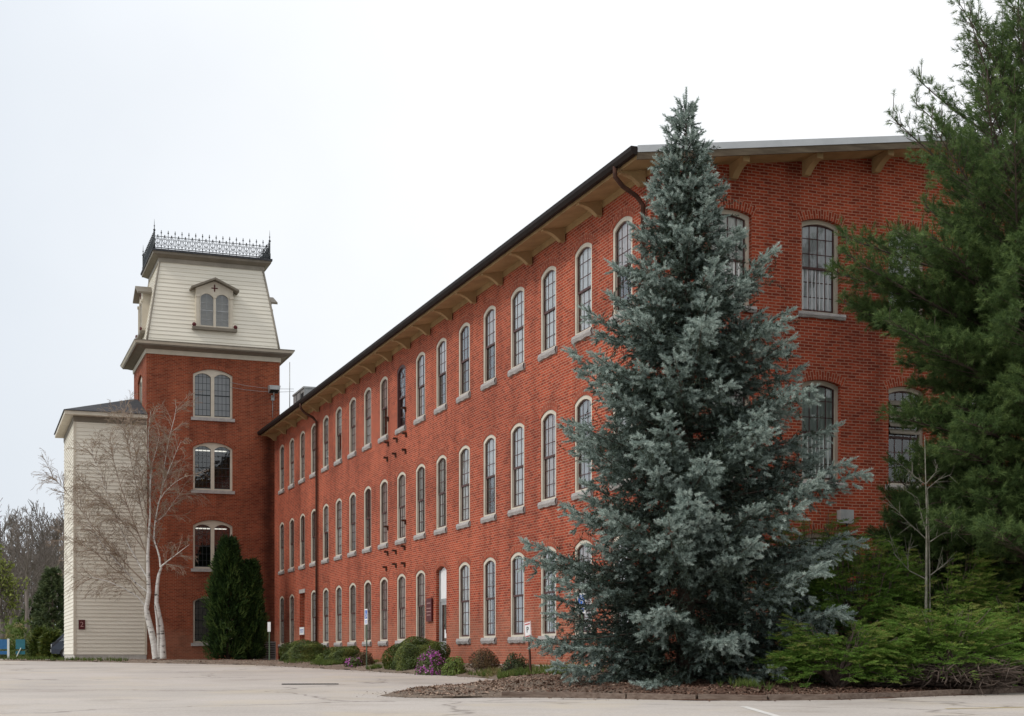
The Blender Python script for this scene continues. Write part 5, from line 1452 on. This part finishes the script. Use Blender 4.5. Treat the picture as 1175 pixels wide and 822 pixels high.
far_green('round_shrub', 'round green shrub right beside the parked car', 60, 88.5, 727, 14, M['box'], False, 700)
# distant wood that reads as one mass behind
def far_wood():
    b = MB()
    for i in range(46):
        Y = rng.uniform(150, 190); x = ray(rng.uniform(-70, 120), Y); H = rng.uniform(9, 14.5)
        bare_tree(b, (x, Y, lotz(Y)), (rng.normal(0, .05), 0, 1), H, .2, 2, [14, 9], .55, .1, None, .03, .12, (.3, .55))
    tag(b.build('distant_wood', M['fartwig']), kind='stuff')
far_wood()
def under():
    n = 3500; Y = rng.uniform(100, 150, n); px = rng.uniform(-60, 85, n)
    P_ = np.column_stack([(px - PX)/F*Y, Y, lotz(80) + 2.6*rng.random(n)**2.0])
    V, tt = brush(P_, rng.normal(0, 1, (n, 3)) + [0, 0, .8], np.full(n, .5), 8, .4, .7, .10, rng.random(n))
    o = tri_mesh('undergrowth', V, tt, M['grass']); tag(o, kind='stuff')
under()
# blue board barrier
Y = 96.0; x = ray(-4, Y)
bf = thing('board_barrier', 'low blue board barrier with white posts at the lot end', 'barrier', (x, Y, lotz(Y)))
for a, b_, m_ in ((-2.0, .75, 'blue'), (1.25, 1.85, 'teal')):
    b = MB(); b.box(a, b_, -.03, .03, .62, 1.25); b.box(a, b_, -.03, .03, .28, .5); b.build('board', M[m_], bf)
for a in (-2.0, .77):
    b = MB(); b.box(a - .06, a + .06, -.06, .06, 0, 1.3); b.build('post', M['white'], bf)
b = MB(); b.beam((1.25, -.05, 0), (1.6, -.05, .7), .07, .05); b.build('brace', M['white'], bf)

# parked car behind the annex
def car():
    Y = 84.0; xl = ray(64.2, Y); z = lotz(Y)
    t = thing('parked_car', 'dark blue car parked behind the corner of the clapboard annex', 'car', (xl, Y, z), 0)
    L, Wd = 4.5, 1.8
    prof = [(0.02, .32), (0, .62), (.06, .92), (.22, 1.0), (.62, 1.45), (1.0, 1.55), (2.5, 1.52), (3.25, 1.05), (4.25, .93), (4.48, .72), (4.5, .32)]
    def arc(cx_): return [(cx_ + .36*math.cos(a), .30 + .36*math.sin(a)) for a in np.linspace(0, math.pi, 9)]
    bott = [(4.2 + 0, .32)] + [p for p in arc(3.65)] + [p for p in arc(.85)] + []
    b = MB(); pr = prof + [(p[0], max(.28, p[1])) for p in bott[1:]]
    def P(p, s): 
        inset = .0 if p[1] < .95 else (p[1] - .95)*.42
        return (p[0], s*(Wd/2 - inset), p[1])
    n = len(pr)
    for i in range(n):
        j = (i + 1) % n; b.face([P(pr[i], -1), P(pr[i], 1), P(pr[j], 1), P(pr[j], -1)])
    b.face([P(p, -1) for p in pr]); b.face([P(p, 1) for p in pr][::-1])
    b.build('body', M['car'], t)
    w_ = MB()
    for s in (-1, 1):
        w_.face([(q[0], s*(Wd/2 - (q[1] - .95)*.42 + .006), q[1]) for q in [(.45, 1.02), (3.1, 1.02), (2.45, 1.44), (.85, 1.46)]][::s])
    w_.face([(.25, -.72, 1.04), (.58, -.66, 1.40), (.58, .66, 1.40), (.25, .72, 1.04)]); w_.build('window', M['glass_tower'], t)
    for cx_ in (.85, 3.65):
        for s in (-1, 1):
            q = MB(); q.tube([(cx_, s*(Wd/2 - .2), .32), (cx_, s*(Wd/2 + .01), .32)], .32, 18); o = q.build('wheel', M['tyre'], t)
            q = MB(); q.tube([(cx_, s*(Wd/2 + .005), .32), (cx_, s*(Wd/2 + .02), .32)], .19, 14); q.build('rim', M['galv'], o)
    for s in (-1, 1):
        q = MB(); q.box(-.015, .12, s*.74 - .12, s*.74 + .12, .66, .86); q.build('tail_lamp', M['lens'], t)
        q = MB(); q.box(4.42, 4.50, s*.70 - .14, s*.70 + .14, .66, .80); q.build('headlight', M['lens'], t)
    q = MB(); q.box(-.05, .06, -.86, .86, .40, .58); q.build('bumper', M['galv'], t)
car()

# ---- loose mulch, litter and grass
def chips():
    n = 45000
    P_ = np.column_stack([rng.uniform(-3.5, 11, n), rng.uniform(24, 34, n)])
    P2 = np.column_stack([rng.uniform(-22, 1, n//2), rng.uniform(34, 70, n//2)]); P_ = np.concatenate([P_, P2])
    P_ = P_[inside(P_, POLY)]; d = dist_line(P_, EDGEA); P_ = P_[(d > .02)]
    P3 = np.column_stack([P_, bed_h(P_) + .012])
    m = len(P3); nn = unit(rng.normal(0, .45, (m, 3)) + [0, 0, 1])
    V, tt = leaves(P3, nn, rng.uniform(.02, .075, m)*np.where(rng.random(m) < .06, 2.0, 1), np.clip(rng.normal(.42, .20, m) + .32*np.clip((1.8 - P3[:, 0])/2.0, 0, 1), 0, 1))
    # a few scattered on the pavement by the rim
    k = rng.integers(0, len(fa_), 1500); q = fa_[k] - nrm[k]*np.abs(rng.normal(0, .35, (1500, 1)))
    q = np.column_stack([q, .015 + .0098*np.clip(q[:, 1], -60, 71) + .012])
    V2, t2 = leaves(q, unit(rng.normal(0, .2, (1500, 3)) + [0, 0, 1]), rng.uniform(.02, .07, 1500), np.clip(rng.normal(.5, .25, 1500), 0, 1))
    tag(tri_mesh('mulch_litter', np.concatenate([V, V2]), np.concatenate([tt, t2]), M['chips']), kind='stuff')
chips()
def grass():
    Ps = []
    for px, off, r, n in ((372, 2.35, .5, 110), (378, 2.3, .4, 80), (430, 2.2, .4, 50), (545, 2.0, .6, 70), (578, 2.1, .5, 150), (572, 2.4, .35, 120), (600, .9, .9, 50), (640, .8, 1.0, 60), (530, 2.1, .5, 70), (625, 1.5, .8, 70), (655, 1.6, .7, 60), (430, .6, .6, 40), (340, 2.3, .6, 40)):
        x, y = strip_pt(px, off); q = rng.normal(0, r*.5, (n, 2)) + [x, y]; Ps.append(q)
    q = np.column_stack([rng.uniform(-24, -14, 260), np.zeros(260)]); 
    k = rng.integers(0, 60, 260); q = fa_[k] + nrm[k]*rng.uniform(0, .5, (260, 1)); Ps.append(q)
    x, y = ray(1108, 26.3), 26.0; Ps.append(rng.normal(0, .3, (25, 2)) + [ray(870, 25.6), 25.9])
    P_ = np.concatenate(Ps); P_ = P_[inside(P_, POLY)]
    P3 = np.column_stack([P_, bed_h(P_)])
    V, tt = brush(P3, np.tile([0, 0, 1.0], (len(P3), 1)) + rng.normal(0, .2, (len(P3), 3)), np.full(len(P3), .04), 9, .17, .45, .016, rng.uniform(0, .75, len(P3)))
    tag(tri_mesh('grass', V, tt, M['grass']), kind='stuff')
    # dead foliage on the ground in front of the barberry
    n = 700; x, y = strip_pt(548, 1.9); q = rng.normal(0, 1, (n, 2))*[.7, .5] + [x, y]; q = q[inside(q, POLY)]
    P3 = np.column_stack([q, bed_h(q) + .02]); V, tt = brush(P3, rng.normal(0, 1, (len(q), 3)) + [0, 0, .6], np.full(len(q), .05), 4, .12, .8, .02, np.full(len(q), .98))
    tag(tri_mesh('dry_ground_cover', V, tt, M['grass']), kind='stuff')
grass()
print('shoots', NSP, NP1, NP2, NJ, 'objects', len(bpy.data.objects))
